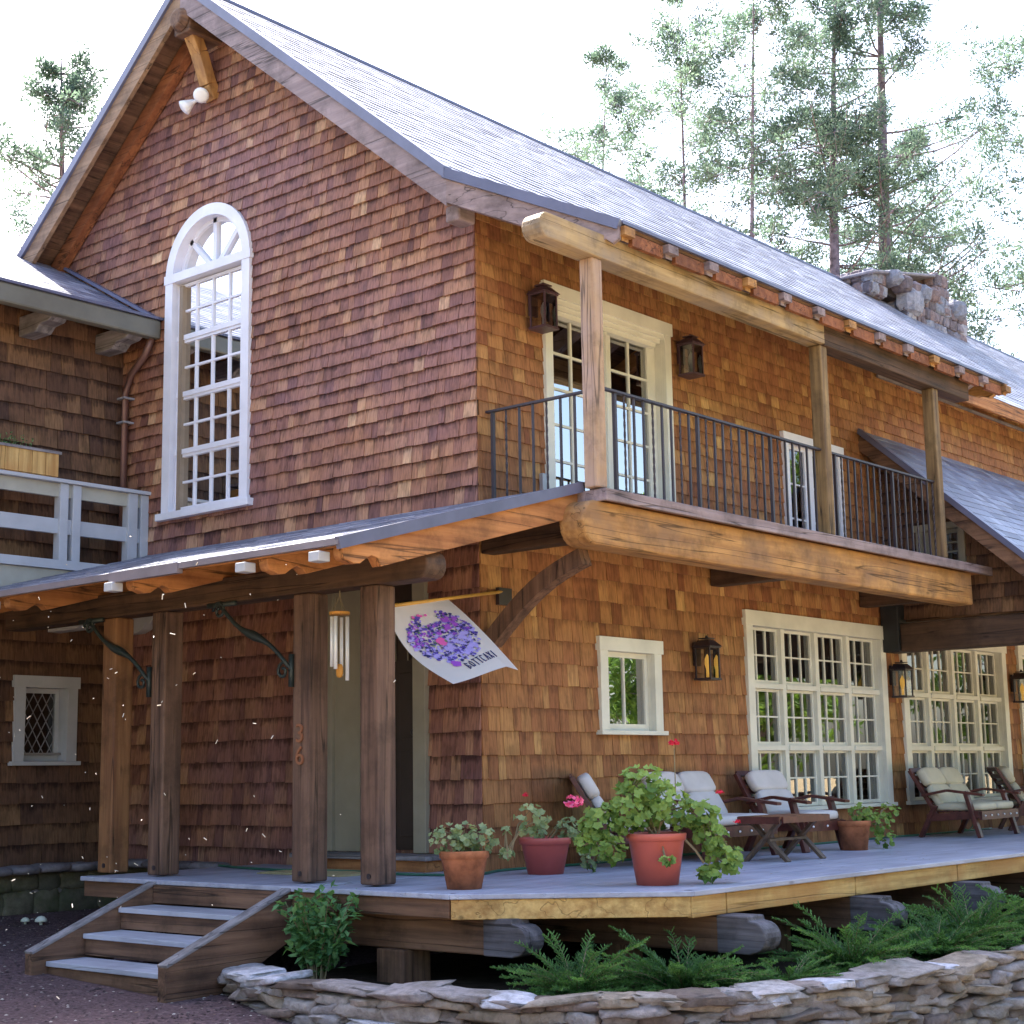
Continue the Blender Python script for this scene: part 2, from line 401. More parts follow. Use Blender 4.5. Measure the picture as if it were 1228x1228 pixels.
# ================================================================== HOUSE
SL = .825; EY = -.07; EZ = 5.62; RY = 3.45; RZ = EZ+SL*(RY-EY); XO = -.4; XE = 27.0
BY = 2*RY-EY      # back eave y
def roofz(y): return EZ+SL*(y-EY) if y <= RY else RZ-SL*(y-RY)
house = thing('shingled_house', (0, 0, 0), 'large cedar shingled house with steep slate grey gable roof and white framed windows', 'house')
rg = random.Random(3)
# --- gable wall
AY0, AY1, ASP, ASI = 2.83, 4.12, 5.68, 3.26; AC = (AY0+AY1)/2; AR = (AY1-AY0)/2
def gspan(v):
    a = max(0.0, EY+(v+.16-EZ)/SL); b = min(6.9, 2*RY-EY-(v+.16-EZ)/SL); return (a, max(a, b))
def archhole(v):
    if v < ASP: return None
    r = AR-.06; d = r*r-(v-ASP)**2
    return (AC-math.sqrt(d), AC+math.sqrt(d)) if d > 0 else None
mb, bk = MB(GX()), MB(GX())
shingles(mb, bk, gspan, -.05, RZ-.2, [(AY0+.05, AY1-.05, ASI+.04, ASP), archhole, (.66, 1.70, .14, 2.36)], rg, expo_wall, wr=(.065, .175))
gw = mb.build('gable_wall', 'sh_gable', house); bk.build('wall_sheathing', 'backing', gw, normals=False)
# --- facade wall
WINX = [(3.89, 6.78), (7.16, 10.02), (10.42, 13.3), (13.7, 16.6)]; WZ = (.336, 2.313)
SW = (1.515, 2.43, 1.07, 1.92)
DR = (.85, 2.75, 2.89, 4.98); UW = (4.77, 6.01, 2.89, 4.25)
holes = [(a+.05, b-.05, WZ[0]+.04, WZ[1]-.05) for a, b in WINX]+[(SW[0]+.05, SW[1]-.05, SW[2]+.04, SW[3]-.05), (DR[0]+.06, DR[1]-.06, DR[2]-.2, DR[3]-.06), (UW[0]+.05, UW[1]-.05, UW[2]+.1, UW[3]-.05)]
mb, bk = MB(FX()), MB(FX())
shingles(mb, bk, lambda v: (0.0, XE-.4), -.05, 5.5, holes, rg, expo_wall, wr=(.07, .20), thick=.017)
fw = mb.build('facade_wall', 'sh_front', house); bk.build('wall_sheathing', 'backing', fw, normals=False)
mb = MB(); mb.add([(0, 6.9, -.7), (XE-.4, 6.9, -.7), (XE-.4, 6.9, 5.5), (0, 6.9, 5.5)], [(0, 1, 2, 3)])
mb.add([(XE-.4, 0, -.7), (XE-.4, 6.9, -.7), (XE-.4, 6.9, 5.5), (XE-.4, RY, RZ-.2), (XE-.4, 0, 5.5)], [(0, 1, 2, 3, 4)])
mb.build('back_wall', 'sh_wing', house, normals=False)
mb = MB(); mb.box(0, XE, 2.6, 2.65, 0, 2.7); mb.box(0, XE, 3.9, 3.95, 2.9, 5.6); mb.box(.1, XE-.5, .03, 6.8, -.12, -.03); mb.box(.06, XE-.5, .03, 6.8, 2.72, 2.84)
mb.box(3.2, 3.25, .05, 2.6, 0, 2.7); mb.box(10.2, 10.25, .05, 2.6, 0, 2.7)
mb.build('interior_partition', 'roomwall', house)
mb = MB()
for a, b in WINX:
    for u0, u1 in ((a+.12, a+.4), (b-.5, b-.12)):
        n = 10
        for i in range(n):
            ua = u0+(u1-u0)*i/n; ub = u0+(u1-u0)*(i+1)/n; ya = .22+.03*(i % 2); yb = .22+.03*((i+1) % 2)
            mb.add([(ua, ya, WZ[0]), (ub, yb, WZ[0]), (ub, yb, WZ[1]), (ua, ya, WZ[1])], [(0, 1, 2, 3)])
mb.build('curtain', 'curtain', house, normals=False)
# corner board strip of lighter shingles at the corner, foundation skirt
mb = MB(); mb.box(.01, XE-.4, .02, .2, -.75, -.06); mb.box(.01, .2, .0, 6.9, -.75, -.06)
mb.build('foundation', 'foundation', house)
# --- roof
def roof_slope(name, P0, U, Vv, nrm, ulen, vlen, uspan, parent, rg, ex=.14, wr=(.16, .34), mat='sh_roof', base=.05, thick=.010):
    """tiles on plane P0 + u*U + v*Vv, v up-slope; uspan(v)->(a,b)"""
    U, Vv, nrm, P0 = V(U), V(Vv), V(nrm), V(P0)
    xf = lambda u, w, v: P0+U*u+Vv*v+nrm*w
    mb = MB(xf); bk = MB(xf)
    shingles(mb, bk, uspan, 0, vlen, [], rg, lambda v: ex, wr=wr, thick=thick)
    return mb, bk
cs = 1/math.sqrt(1+SL*SL); sn = SL*cs
upf = (0, cs, sn); nf = (0, -sn, cs)
vl = (RY-EY)/cs
mb, bk = roof_slope('roof', (0, EY, EZ), (1, 0, 0), upf, nf, 0, vl, lambda v: (XO, XE), house, rg)
e2 = .39/cs
xf = lambda u, w, v: V((0, EY, EZ))+V(upf)*(v-e2)+V((u, 0, 0))+V(nf)*w
mb2, bk2 = MB(xf), MB(xf)
shingles(mb2, bk2, lambda v: (7.40, XE), 0, e2, [], rg, lambda v: .14, wr=(.16, .34), thick=.007)
# flared part above the balcony
FS = (EZ-5.0)/(1.32); fc = 1/math.sqrt(1+FS*FS); fl = 1.32/fc
xf3 = lambda u, w, v: V((u, -1.39, 5.0))+V((0, fc, FS*fc))*v+V((0, -FS*fc, fc))*w
mb3, bk3 = MB(xf3), MB(xf3)
shingles(mb3, bk3, lambda v: (.15-.55*v/fl, 7.38), 0, fl, [], rg, lambda v: .14, wr=(.16, .34), thick=.007)
for m_ in (mb2, mb3):
    o_ = len(mb.v); mb.v += m_.v; mb.f += [tuple(i+o_ for i in f) for f in m_.f]; mb.t += m_.t; mb.u += m_.u
roof = mb.build('roof', 'sh_roof', house)
mb = MB()                                                        # roof deck, a solid slab under the shingles
def slab(mb, pts, th):
    pts = [V(p) for p in pts]; n = (pts[1]-pts[0]).cross(pts[2]-pts[0]).normalized()
    if n.z < 0: n = -n
    k = len(pts); lo = [p-n*th for p in pts]; up = [p-n*.004 for p in pts]
    mb.add(up+lo, [tuple(range(k)), tuple(reversed(range(k, 2*k)))]+[(i, (i+1) % k, (i+1) % k+k, i+k) for i in range(k)])
slab(mb, [(XO+.01, EY, EZ), (XE, EY, EZ), (XE, RY, RZ), (XO+.01, RY, RZ)], .07)
slab(mb, [(XO+.01, RY, RZ), (XE, RY, RZ), (XE, BY, EZ), (XO+.01, BY, EZ)], .07)
slab(mb, [(7.40, EY-.39, EZ-.39*SL), (XE, EY-.39, EZ-.39*SL), (XE, EY, EZ), (7.40, EY, EZ)], .07)
slab(mb, [(.15, -1.39, 5.0), (7.38, -1.39, 5.0), (7.38, EY, EZ), (XO, EY, EZ)], .05)
mb.build('roof_deck', 'aged_x', roof)
mb = MB(); mb.bar((XO, RY, RZ-.012), (XE, RY, RZ-.012), .10, .03); mb.build('ridge_cap', 'bluetrim', roof)
# chimney of rounded stones
ch = MB(); rc = random.Random(11); chm = MB()
def chim(x0, x1, y0, y1, z0, z1):
    chm.box(x0+.1, x1-.1, y0+.1, y1-.1, z0, z1-.03)
    z = z0
    while z < z1:
        h = rc.uniform(.14, .24)
        for side in range(4):
            L = (x1-x0) if side % 2 == 0 else (y1-y0); u = 0
            while u < L:
                w = rc.uniform(.14, .34); uu = min(u+w/2, L-.1)
                p = {0: (x0+uu, y0+.1), 2: (x0+uu, y1-.1), 1: (x0+.1, y0+uu), 3: (x1-.1, y0+uu)}[side]
                rad = (w*.53, .13, h*.54) if side % 2 == 0 else (.13, w*.53, h*.54)
                ch.ball((p[0], p[1], z+h/2), rad, .5, 11, 7, None, .13, rc.random(), rc); u += w*.97
        z += h*.95
chim(13.7, 15.9, 2.8, 4.1, 7.7, 8.36)
chim(14.85, 15.3, 2.8, 4.0, 8.3, 8.86)
chim(12.7, 13.2, 2.9, 4.0, 8.2, 8.46)
for (x, z, r_x) in ((13.3, 8.55, .16), (13.6, 8.52, .18), (13.9, 8.5, .15), (14.3, 8.5, .2), (14.6, 8.55, .16), (15.6, 8.5, .22), (13.9, 8.28, .3)): ch.ball((x, 2.85, z), (r_x, .2, r_x*.85), .75, 9, 7, None, .10, rc.random(), rc)
c_ = ch.build('chimney', 'chimney', roof)
chm.build('mortar_core', 'mortar', c_)
mb = MB(); mb.bar((12.6, 3.2, 8.50), (15.1, 3.2, 9.0), .8, .05, tone=.9); mb.build('chimney_cap', 'capstone', c_, bevel=.02)
mb = MB(); mb.box(13.0, 14.8, 2.95, 3.7, 8.3, 8.66); mb.build('flue_shade_block', 'doordark', c_)  # solid dark block; the shade under the cap is put into its colour
# rake boards
def rake(y0, y1, mat, nm):
    z0, z1 = roofz(y0), roofz(y1); c = cs
    mb = MB(); mb.add([(XO-d, y, z-dz) for d in (0, .045) for (y, z) in ((y0, z0), (y1, z1)) for dz in (.05, .05+.2/c)],
                      [(0, 1, 3, 2), (4, 6, 7, 5), (0, 4, 5, 1), (2, 3, 7, 6), (0, 2, 6, 4), (1, 5, 7, 3)])
    o = mb.build(nm, mat, house)
    mb = MB(); mb.add([(XO-d, y, z-dz) for d in (-.02, .075) for (y, z) in ((y0, z0), (y1, z1)) for dz in (-.03, .06/c)],
                      [(0, 1, 3, 2), (4, 6, 7, 5), (0, 4, 5, 1), (2, 3, 7, 6), (0, 2, 6, 4), (1, 5, 7, 3)])
    mb.build('drip_edge', 'bluetrim', o)
    return o
rake(EY-.02, RY-.001, 'rake_y', 'rake_board'); rake(BY, RY+.001, 'rakewarm', 'rake_board')
# rafter against the wall under the left rake (orange band)
for sgn in (1, -1):
    mb = MB()
    for (xa, xb, d0, d1) in ((-.13, -.03, .10, .25),):
        ya, yb = (RY, BY) if sgn == 1 else (RY, EY+.02)
        mb.add([(x, y, roofz(y)-dz/cs) for x in (xa, xb) for y in (ya, yb) for dz in (d0, d1)],
               [(0, 1, 3, 2), (4, 6, 7, 5), (0, 4, 5, 1), (2, 3, 7, 6), (0, 2, 6, 4), (1, 5, 7, 3)])
    mb.build('barge_rafter', 'barge', house, bevel=.004)
# ridge beam end and curved strut
mb = MB(); mb.box(XO-.02, .1, RY-.12, RY+.12, RZ-.55, RZ-.27)
for k in range(1): mb.tube([(XO-.02, RY, RZ-.41), (XO-.10, RY, RZ-.41)], [.13, .09], 12)
rb = mb.build('ridge_beam', 'aged_x', house, bevel=.015)
mb = MB(); pts = [(.0, RY, 7.42), (-.08, RY, 7.55), (-.2, RY, 7.85), (-.34, RY, 8.1)]
for a, b in zip(pts, pts[1:]): mb.bar(a, b, .14, .12, (1, 0, .3))
mb.build('gable_strut', 'honey_z', house, bevel=.01)
# eave fascia running out to the balcony eave with a scroll end
mb = MB()
A, B = V((XO, EY, EZ)), V((.15, -1.39, 5.0)); d = (B-A); out = V((-.92, -.38, 0)).normalized()
nS = 26; prof = []
for i in range(nS+1):
    t = i/nS; dep = .24
    if t > .74: 
        q = (t-.74)/.26; dep = .24-.10*math.sin(min(q*1.6, 1)*math.pi)*1.0 if q < .62 else .10+.06*math.sin((q-.62)/.38*math.pi)
    prof.append((t, dep))
vs = []
for t, dep in prof:
    p = A+d*t
    for o_ in (0, .05):
        vs += [p+out*o_+V((0, 0, -.055)), p+out*o_+V((0, 0, -.055-dep))]
fs = []
for i in range(nS):
    a, b = i*4, i*4+4
    fs += [(a, a+1, b+1, b), (a+2, b+2, b+3, a+3), (a, b, b+2, a+2), (a+1, a+3, b+3, b+1)]
fs += [(0, 2, 3, 1), (nS*4, nS*4+1, nS*4+3, nS*4+2)]
mb.add(vs, fs); fo = mb.build('flared_fascia', 'rake_y', house)
mb = MB(); mb.bar(A-d*.01+out*.03+V((0, 0, -.052)), B+out*.03+V((0, 0, -.045)), .085, .085); mb.build('drip_edge', 'bluetrim', fo)
mb = MB(); mb.box(-.30, -.1, -.10, .06, 5.22, 5.36); mb.build('wall_plate_end', 'rake_x', house, bevel=.02)
# balcony eave: drip strip, blocking and scrolled rafter tails
mb = MB(); mb.bar((.15, -1.40, 4.99), (7.40, -1.40, 4.99), .03, .028); mb.build('eave_edge', 'bluetrim', house)
def tail_prof(l, h0, h1):
    p = [(0, 0), (l, 0), (l, -h0*.55)]
    for i in range(9):
        t = i/8; p.append((l-.02-.30*t, -h0*.55-(h1-h0*.55)*(.5-.5*math.cos(math.pi*t))+.02*math.sin(t*math.pi*3)))
    p.append((0, -h1)); return p
xs = [.22+.595*i for i in range(13)]
for i, x in enumerate(xs):
    mb = MB(); pr_ = tail_prof(1.36, .10, .17)
    mb.prism(pr_, x-.045, x+.045, lambda a, b, n: (n, -.02-a*1.0, EZ-.075-FS*a+b))
    mb.box(x-.07, x+.07, -1.43, -1.36, 4.885, 4.955)
    mb.build('rafter_tail', 'rake_y' if i % 3 else 'honey_y', house)
mb = MB()
for x in xs[:-1]: mb.box(x+.09, x+.595-.09, -1.385, -1.345, 4.84, 4.94)
mb.build('eave_blocking', 'barge', house)
mb = MB(); mb.box(7.40, XE, EY-.42, EY-.38, EZ-.39*SL-.2, EZ-.39*SL-.02); ef = mb.build('eave_fascia', 'cedar_x', house)
mb = MB(); mb.box(6.95, XE, -.05, -.025, 5.23, 5.262); mb.build('frieze_strip', 'grey_x', ef)
# upper eave beam with rounded end; the shadow on its far half is painted dark
def round_beam(name, mat, axis, a0, a1, c, w, h, z0, parent, bevel=.012, endmat=None, both=False):
    """beam along axis from a0 (rounded end) to a1; c = centre of cross axis; z0 = bottom"""
    mb = MB(); prof = []
    s = 1 if a1 > a0 else -1
    for i in range(9):
        t = math.pi*(i/8); prof.append((a0+s*h*.42*(1-math.sin(t)), z0+h/2+h/2*math.cos(t)))
    prof += [(a1, z0), (a1, z0+h)]
    fr = (lambda a, b, n: (a, n, b)) if axis == 'x' else (lambda a, b, n: (n, a, b))
    mb.prism(prof, c-w/2, c+w/2, fr)
    o = mb.build(name, mat, parent, bevel=bevel)
    return o
eb = round_beam('eave_beam', 'eavebeam', 'x', -.72, 3.48, -1.2, .19, .2, 4.69, house)
mb = MB(); mb.add([(-.735+.01*0, -1.2+.095*math.cos(t), 0) for t in ()], [])
mb = MB(); mb.box(3.48, 6.62, -1.29, -1.11, 4.68, 4.90); mb.build('eave_beam', 'dark_x', house, bevel=.012)
# balcony posts
for i, (x, mt) in enumerate(((-.0, 'pposta'), (3.50, 'ppost'), (5.84, 'ppost'))):
    mb = MB(); mb.box(x-.064, x+.064, -1.264, -1.136, 2.88, 4.69+(0 if i < 1 else -.005)); mb.build('balcony_post', mt, house, bevel=.012)
# balcony floor, beam, joists, brace
mb = MB(); mb.box(-.0, 6.85, -1.28, -.02, 2.835, 2.872); bf = mb.build('balcony_floor', 'deck', house)
mb = MB(); mb.box(-.03, 6.86, -1.32, -1.285, 2.775, 2.868); mb.box(-.03, .0, -1.285, -.02, 2.775, 2.868); mb.build('edge_board', 'rake_x', bf, bevel=.006)
mb = MB()
for k in range(8): mb.box(.02, 6.84, -1.27+.156*k, -1.27+.156*k+.15, 2.80, 2.833)
mb.build('soffit_boards', 'cedar_x', bf)
round_beam('balcony_beam', 'honey_x', 'x', -.22, 6.5, -1.12, .24, .34, 2.44, house, bevel=.02)
for x in (.08, 3.4, 6.35):
    mb = MB(); mb.box(x-.08, x+.08, -1.0, -.02, 2.5, 2.76); mb.build('balcony_joist', 'dark_y', house, bevel=.008)
mb = MB(); prof = []; inner = []
for i in range(9):
    t = i/8; a_ = .02+.98*t; z_ = 1.84+.60*t+.09*math.sin(t*math.pi); prof.append((a_, z_)); tx, tz = .98, .60+.09*math.pi*math.cos(t*math.pi); l_ = math.hypot(tx, tz)
    inner.append((a_+tz/l_*.13, z_-tx/l_*.13))
for i in range(8): mb.prism([prof[i], prof[i+1], inner[i+1], inner[i]], -.0, .12, lambda a, b, n: (n, -.01-a, b))
mb.build('knee_brace', 'aged_z', house, weld=True)
# balcony railing
mb = MB(); mb.box(.12, 5.86, -1.225, -1.18, 3.672, 3.69); mb.box(.08, .12, -1.225, -.0, 3.672, 3.69)
rail = mb.build('railing', 'railiron', house)
bx = [.26+.128*i for i in range(44)]
def bal(x, y, i):
    mb = MB(); w = .0085 if i % 9 else .014
    if i % 3 == 1:
        n = 30; vs = []; fs = []
        for k in range(n+1):
            a = k*.55
            for c in range(4): vs.append((x+w*1.2*math.cos(a+c*math.pi/2), y+w*1.2*math.sin(a+c*math.pi/2), 2.873+.8*k/n))
        for k in range(n):
            for c in range(4): fs.append((k*4+c, k*4+(c+1) % 4, k*4+4+(c+1) % 4, k*4+4+c))
        mb.add(vs, fs)
    else: mb.box(x-w, x+w, y-w, y+w, 2.873, 3.673)
    mb.build('baluster', 'railiron', rail, normals=False)
for i, x in enumerate(bx):
    if abs(x-3.50) > .09: bal(x, -1.2, i)
for i in range(8): bal(.10, -.08-.142*i, i)
# ------------------------------------------------------------------ windows
def window(parent, name, xf, u0, u1, v0, v1, nc, nr, pc, prw, mat, cw=.12, rec=.07, mull=.09, glass='glass', topw=None, sill=True, crown=0, rail=.045, mun=.018, trail=None):
    tw = topw or cw
    mb = MB(xf)
    mb.box(u0, u0+cw, 0, .045, v0, v1-tw); mb.box(u1-cw, u1, 0, .045, v0, v1-tw)
    mb.box(u0-.02, u1+.02, 0, .055, v1-tw, v1)
    if crown:
        for k in range(3): mb.box(u0+cw+.0+k*.045, u1-cw-k*.045, -.02-k*.02, .035-k*.018, v1-tw-.05-.045*k, v1-tw-.045*k)
    # jamb reveals
    a0, a1, b0, b1 = u0+cw, u1-cw, v0+.04, v1-tw
    mb.box(a0-.02, a0, -rec-.05, -.002, b0, b1); mb.box(a1, a1+.02, -rec-.05, -.002, b0, b1)
    mb.box(a0-.02, a1+.02, -rec-.05, -.002, b1, b1+.02)
    root = mb.build(name, mat, parent)
    cwid = (a1-a0-(nc-1)*mull)/nc; rh = (b1-b0-(nr-1)*.05)/nr
    mb = MB(xf)
    for c in range(nc-1): mb.box(a0+(c+1)*cwid+c*mull, a0+(c+1)*(cwid+mull), -rec-.03, -.01, b0, b1)
    for r_ in range(nr-1):
        z = b0+(r_+1)*rh+r_*.05
        for c in range(nc):
            ua = a0+c*(cwid+mull); mb.box(ua, ua+cwid, -rec-.03, .004, z, z+.05)
    if nc > 1 or nr > 1: mb.build('mullion', mat, root)
    mb = MB(xf)
    for c in range(nc):
        for r_ in range(nr):
            ua = a0+c*(cwid+mull); ub = ua+cwid; va = b0+r_*(rh+.05); vb = va+rh
            br = trail or rail
            mb.box(ua+.001, ua+rail, -rec-.02, -rec+.02, va+.001, vb-.001); mb.box(ub-rail, ub-.001, -rec-.02, -rec+.02, va+.001, vb-.001)
            mb.box(ua+rail, ub-rail, -rec-.019, -rec+.019, va+.001, va+br*1.3); mb.box(ua+rail, ub-rail, -rec-.019, -rec+.019, vb-rail, vb-.001)
            ia, ib, ja, jb = ua+rail, ub-rail, va+br*1.3, vb-rail
            for k in range(1, pc): x = ia+(ib-ia)*k/pc; mb.box(x-mun/2, x+mun/2, -rec-.015, -rec+.015, ja, jb)
            for k in range(1, prw): z = ja+(jb-ja)*k/prw; mb.box(ia, ib, -rec-.013, -rec+.013, z-mun/2, z+mun/2)
    mb.build('sash', mat, root)
    mb = MB(xf); mb.add([(a0, -rec, b0), (a1, -rec, b0), (a1, -rec, b1), (a0, -rec, b1)], [(0, 1, 2, 3)])
    mb.build('pane', glass, root, normals=False)
    if sill:
        mb = MB(xf); mb.box(u0-.035, u1+.035, -rec-.03, .075, v0, v0+.038); mb.build('sill', mat, root, bevel=.004)
    return root
for i, (a, b) in enumerate(WINX):
    window(house, 'window', FX(), a, b, WZ[0], WZ[1], 4, 3, 3, 2, 'beige', cw=.12, rec=.075, topw=.15, mull=.07, rail=.028, mun=.016, glass='glass_door')
window(house, 'window', FX(), *SW, 1, 1, 2, 1, 'beige', cw=.11, rec=.06, topw=.12, glass='glass_mirror')
window(house, 'window', FX(), UW[0], UW[1], UW[2], UW[3], 2, 1, 2, 3, 'white', cw=.1, rec=.05, sill=False)
dr = window(house, 'balcony_door', FX(), DR[0], DR[1], DR[2]-.02, DR[3], 2, 1, 2, 5, 'beige', cw=.10, rec=.10, mull=.03, topw=.12, sill=False, crown=1, rail=.13, mun=.022, trail=.16, glass='glass_mirror')
# arched window
mb = MB(GX()); cw = .115
mb.box(AY0, AY0+cw, 0, .05, ASI, ASP); mb.box(AY1-cw, AY1, 0, .05, ASI, ASP)
n = 28; vs = []; fs = []
for i in range(n+1):
    t = math.pi*i/n
    for r_ in (AR, AR-cw):
        for w in (0, .05): vs.append((AC+r_*math.cos(t), w, ASP+r_*math.sin(t)))
for i in range(n):
    a = i*4; b = a+4; fs += [(a+1, b+1, b+3, a+3), (a, a+1, b+1, b)[::-1], (a+2, b+2, b+3, a+3)]
mb.add(vs, fs)
vs = []; fs = []; ri = AR-cw                       # reveal of the arch
for i in range(n+1):
    t = math.pi*i/n
    for w in (.0, -.16): vs.append((AC+ri*math.cos(t), w, ASP+ri*math.sin(t)))
for i in range(n): fs.append((i*2, i*2+1, i*2+3, i*2+2))
mb.add(vs, fs)
mb.box(AY0+cw-.02, AY0+cw, -.16, -.002, ASI, ASP); mb.box(AY1-cw, AY1-cw+.02, -.16, -.002, ASI, ASP)
aw = mb.build('arched_window', 'white', house)
mb = MB(GX()); mb.box(AY0-.014, AY1+.014, -.12, .056, ASP-.045, ASP+.045)
for ang in (45, 90, 135):
    t = R(ang); c, s_ = math.cos(t), math.sin(t); r0, r1 = .06, ri+.01; hw = .026
    mb.add([(AC+c*r-s_*w, d_, ASP+s_*r+c*w) for d_ in (-.10, -.05) for r in (r0, r1) for w in (-hw, hw)],
           [(0, 1, 3, 2), (4, 6, 7, 5), (0, 4, 5, 1), (2, 3, 7, 6), (0, 2, 6, 4), (1, 5, 7, 3)])
vs = []; fs = []
for i in range(n+1):
    t = math.pi*i/n
    for r_ in (ri, ri-.045):
        for w in (-.10, -.05): vs.append((AC+r_*math.cos(t), w, ASP+r_*math.sin(t)))
for i in range(n):
    a = i*4; b = a+4; fs += [(a+1, b+1, b+3, a+3), (a+2, b+2, b+3, a+3)]
mb.add(vs, fs)
mb.build('fanlight_bars', 'white', aw)
mb = MB(GX()); sh = (ASP-.06-ASI-.05)/4
for r_ in range(4):
    va = ASI+.05+r_*sh; vb = va+sh; a0, a1 = AY0+cw, AY1-cw; dp = .05
    mb.box(a0, a1, -dp-.02, -dp+.03, va, va+.05); mb.box(a0, a1, -dp-.019, -dp+.019, vb-.03, vb)
    mb.box(a0, a0+.028, -dp-.02, -dp+.02, va+.05, vb-.03); mb.box(a1-.028, a1, -dp-.02, -dp+.02, va+.05, vb-.03)
    for k in range(1, 4): x = a0+.028+(a1-a0-.056)*k/4; mb.box(x-.011, x+.011, -dp-.015, -dp+.015, va+.05, vb-.03)
    z = (va+.05+vb-.03)/2; mb.box(a0+.028, a1-.028, -dp-.013, -dp+.013, z-.011, z+.011)
mb.build('sash', 'white', aw)
mb = MB(GX()); a0, a1 = AY0+cw, AY1-cw
mb.add([(a0, -.052, ASI), (a1, -.052, ASI), (a1, -.052, ASP), (a0, -.052, ASP)], [(0, 1, 2, 3)])
mb.add([(AC, -.08, ASP)]+[(AC+ri*math.cos(math.pi*i/n), -.08, ASP+ri*math.sin(math.pi*i/n)) for i in range(n+1)], [(0, i+1, i+2) for i in range(n)])
mb.build('pane', 'glass', aw, normals=False)
mb = MB(GX()); mb.box(AY0-.05, AY1+.05, -.1, .085, ASI-.02, ASI+.05); mb.build('sill', 'white', aw, bevel=.005)
# front door under the porch
mb = MB(GX()); mb.box(.56, .70, 0, .06, .13, 2.42); mb.box(1.66, 1.80, 0, .06, .13, 2.42); mb.box(.54, 1.82, 0, .065, 2.42, 2.56)
fd = mb.build('front_door', 'doorgreen', house, bevel=.004)
mb = MB(GX()); mb.box(1.36, 1.66, -.02, .02, .13, 2.42); mb.build('side_panel', 'doorgreen', fd)
mb = MB(GX()); mb.box(.70, 1.36, -.16, -.11, .13, 2.2)
for z0, z1 in ((.25, .95), (1.05, 1.6)):
    for a, b in ((.76, 1.0), (1.06, 1.3)): mb.box(a, b, -.11, -.095, z0, z1)
mb.box(.70, 1.36, -.16, -.06, 2.2, 2.42); mb.build('door_leaf', 'doordark', fd, bevel=.004)
mb = MB(GX())
for k in range(4): mb.box(.74+.15*k, .75+.15*k, -.1, -.085, 1.7, 2.15)
mb.box(.74, 1.3, -.1, -.085, 1.92, 1.935); mb.build('muntin', 'doorgreen', fd)
mb = MB(); mb.ball((-.0+.06, .80, 1.1), .03); mb.build('handle', 'lantern', fd, smooth=True)
mb = MB(); mb.box(-.36, -.01, .28, 1.86, .09, .125); th_ = mb.build('threshold', 'grey_y', fd, bevel=.006)
mb = MB(); mb.box(-.32, -.02, .32, 1.83, .002, .088); mb.build('threshold_riser', 'cedar_y', fd)
# ------------------------------------------------------------------ projecting bay at right
BX = 6.9; RKX = 6.5; bsl = .885
bay = MB(lambda u, w, v: (BX-w, -u, v)); bkk = MB(lambda u, w, v: (BX-w, -u, v))
shingles(bay, bkk, lambda v: (.02, max(.02, min(2.45, (4.5-.12-v)/bsl))), 2.38, 4.4, [(.49, .98, 2.95, 3.38)], rg, expo_wall)
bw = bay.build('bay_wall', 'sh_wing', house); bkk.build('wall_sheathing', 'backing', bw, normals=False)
mb = MB(); mb.box(BX, 12, -2.46, -2.42, 2.38, 2.9); mb.box(BX+.02, 12, -2.44, -.02, 2.36, 2.40); mb.box(BX+.005, 12, -2.4, -.02, 2.40, 2.44); mb.build('bay_floor', 'aged_y', bw)
window(bw, 'bay_window', lambda u, w, v: (BX-w, -u, v), .45, 1.02, 2.9, 3.42, 1, 1, 2, 3, 'doorgreen', cw=.07, rec=.05, sill=False)
L = math.sqrt(1+bsl*bsl)
xf = lambda u, w, v: V((u, -2.8, 4.54-2.8*bsl))+V((0, 1/L, bsl/L))*v+V((0, -bsl/L, 1/L))*w
mb, bk = MB(xf), MB(xf)
shingles(mb, bk, lambda v: (RKX, 12.2), 0, 2.8*L, [], rg, lambda v: .15, wr=(.16, .34), thick=.007)
br = mb.build('bay_roof', 'sh_roof', house)
mb = MB(); slab(mb, [(RKX+.01, -2.79, 4.54-2.79*bsl), (12.2, -2.79, 4.54-2.79*bsl), (12.2, -.01, 4.53), (RKX+.01, -.01, 4.53)], .09); mb.build('roof_deck', 'dark_x', br)
mb = MB(); mb.bar((RKX-.02, -.02, 4.42), (RKX-.02, -2.8, 4.42-2.78*bsl), .04, .2, (0, 0, 1)); mb.build('rake_board', 'aged_y', br)
mb = MB(); mb.bar((RKX-.03, -.02, 4.52), (RKX-.03, -2.8, 4.52-2.78*bsl), .07, .06, (0, 0, 1)); mb.build('drip_edge', 'bluetrim', br)
mb = MB(); mb.box(BX-.14, BX+.14, -2.6, -.24, 2.02, 2.33); mb.build('bay_beam', 'dark_y', house, bevel=.015)
mb = MB(); mb.box(BX-.18, BX+.16, -.24, -.03, 2.02, 2.60); mb.build('beam_hanger', 'iron', house, bevel=.006)
mb = MB(); mb.box(BX-.1, BX+.1, -2.55, -2.35, .0, 2.02); mb.build('bay_post', 'aged_z', house, bevel=.012)

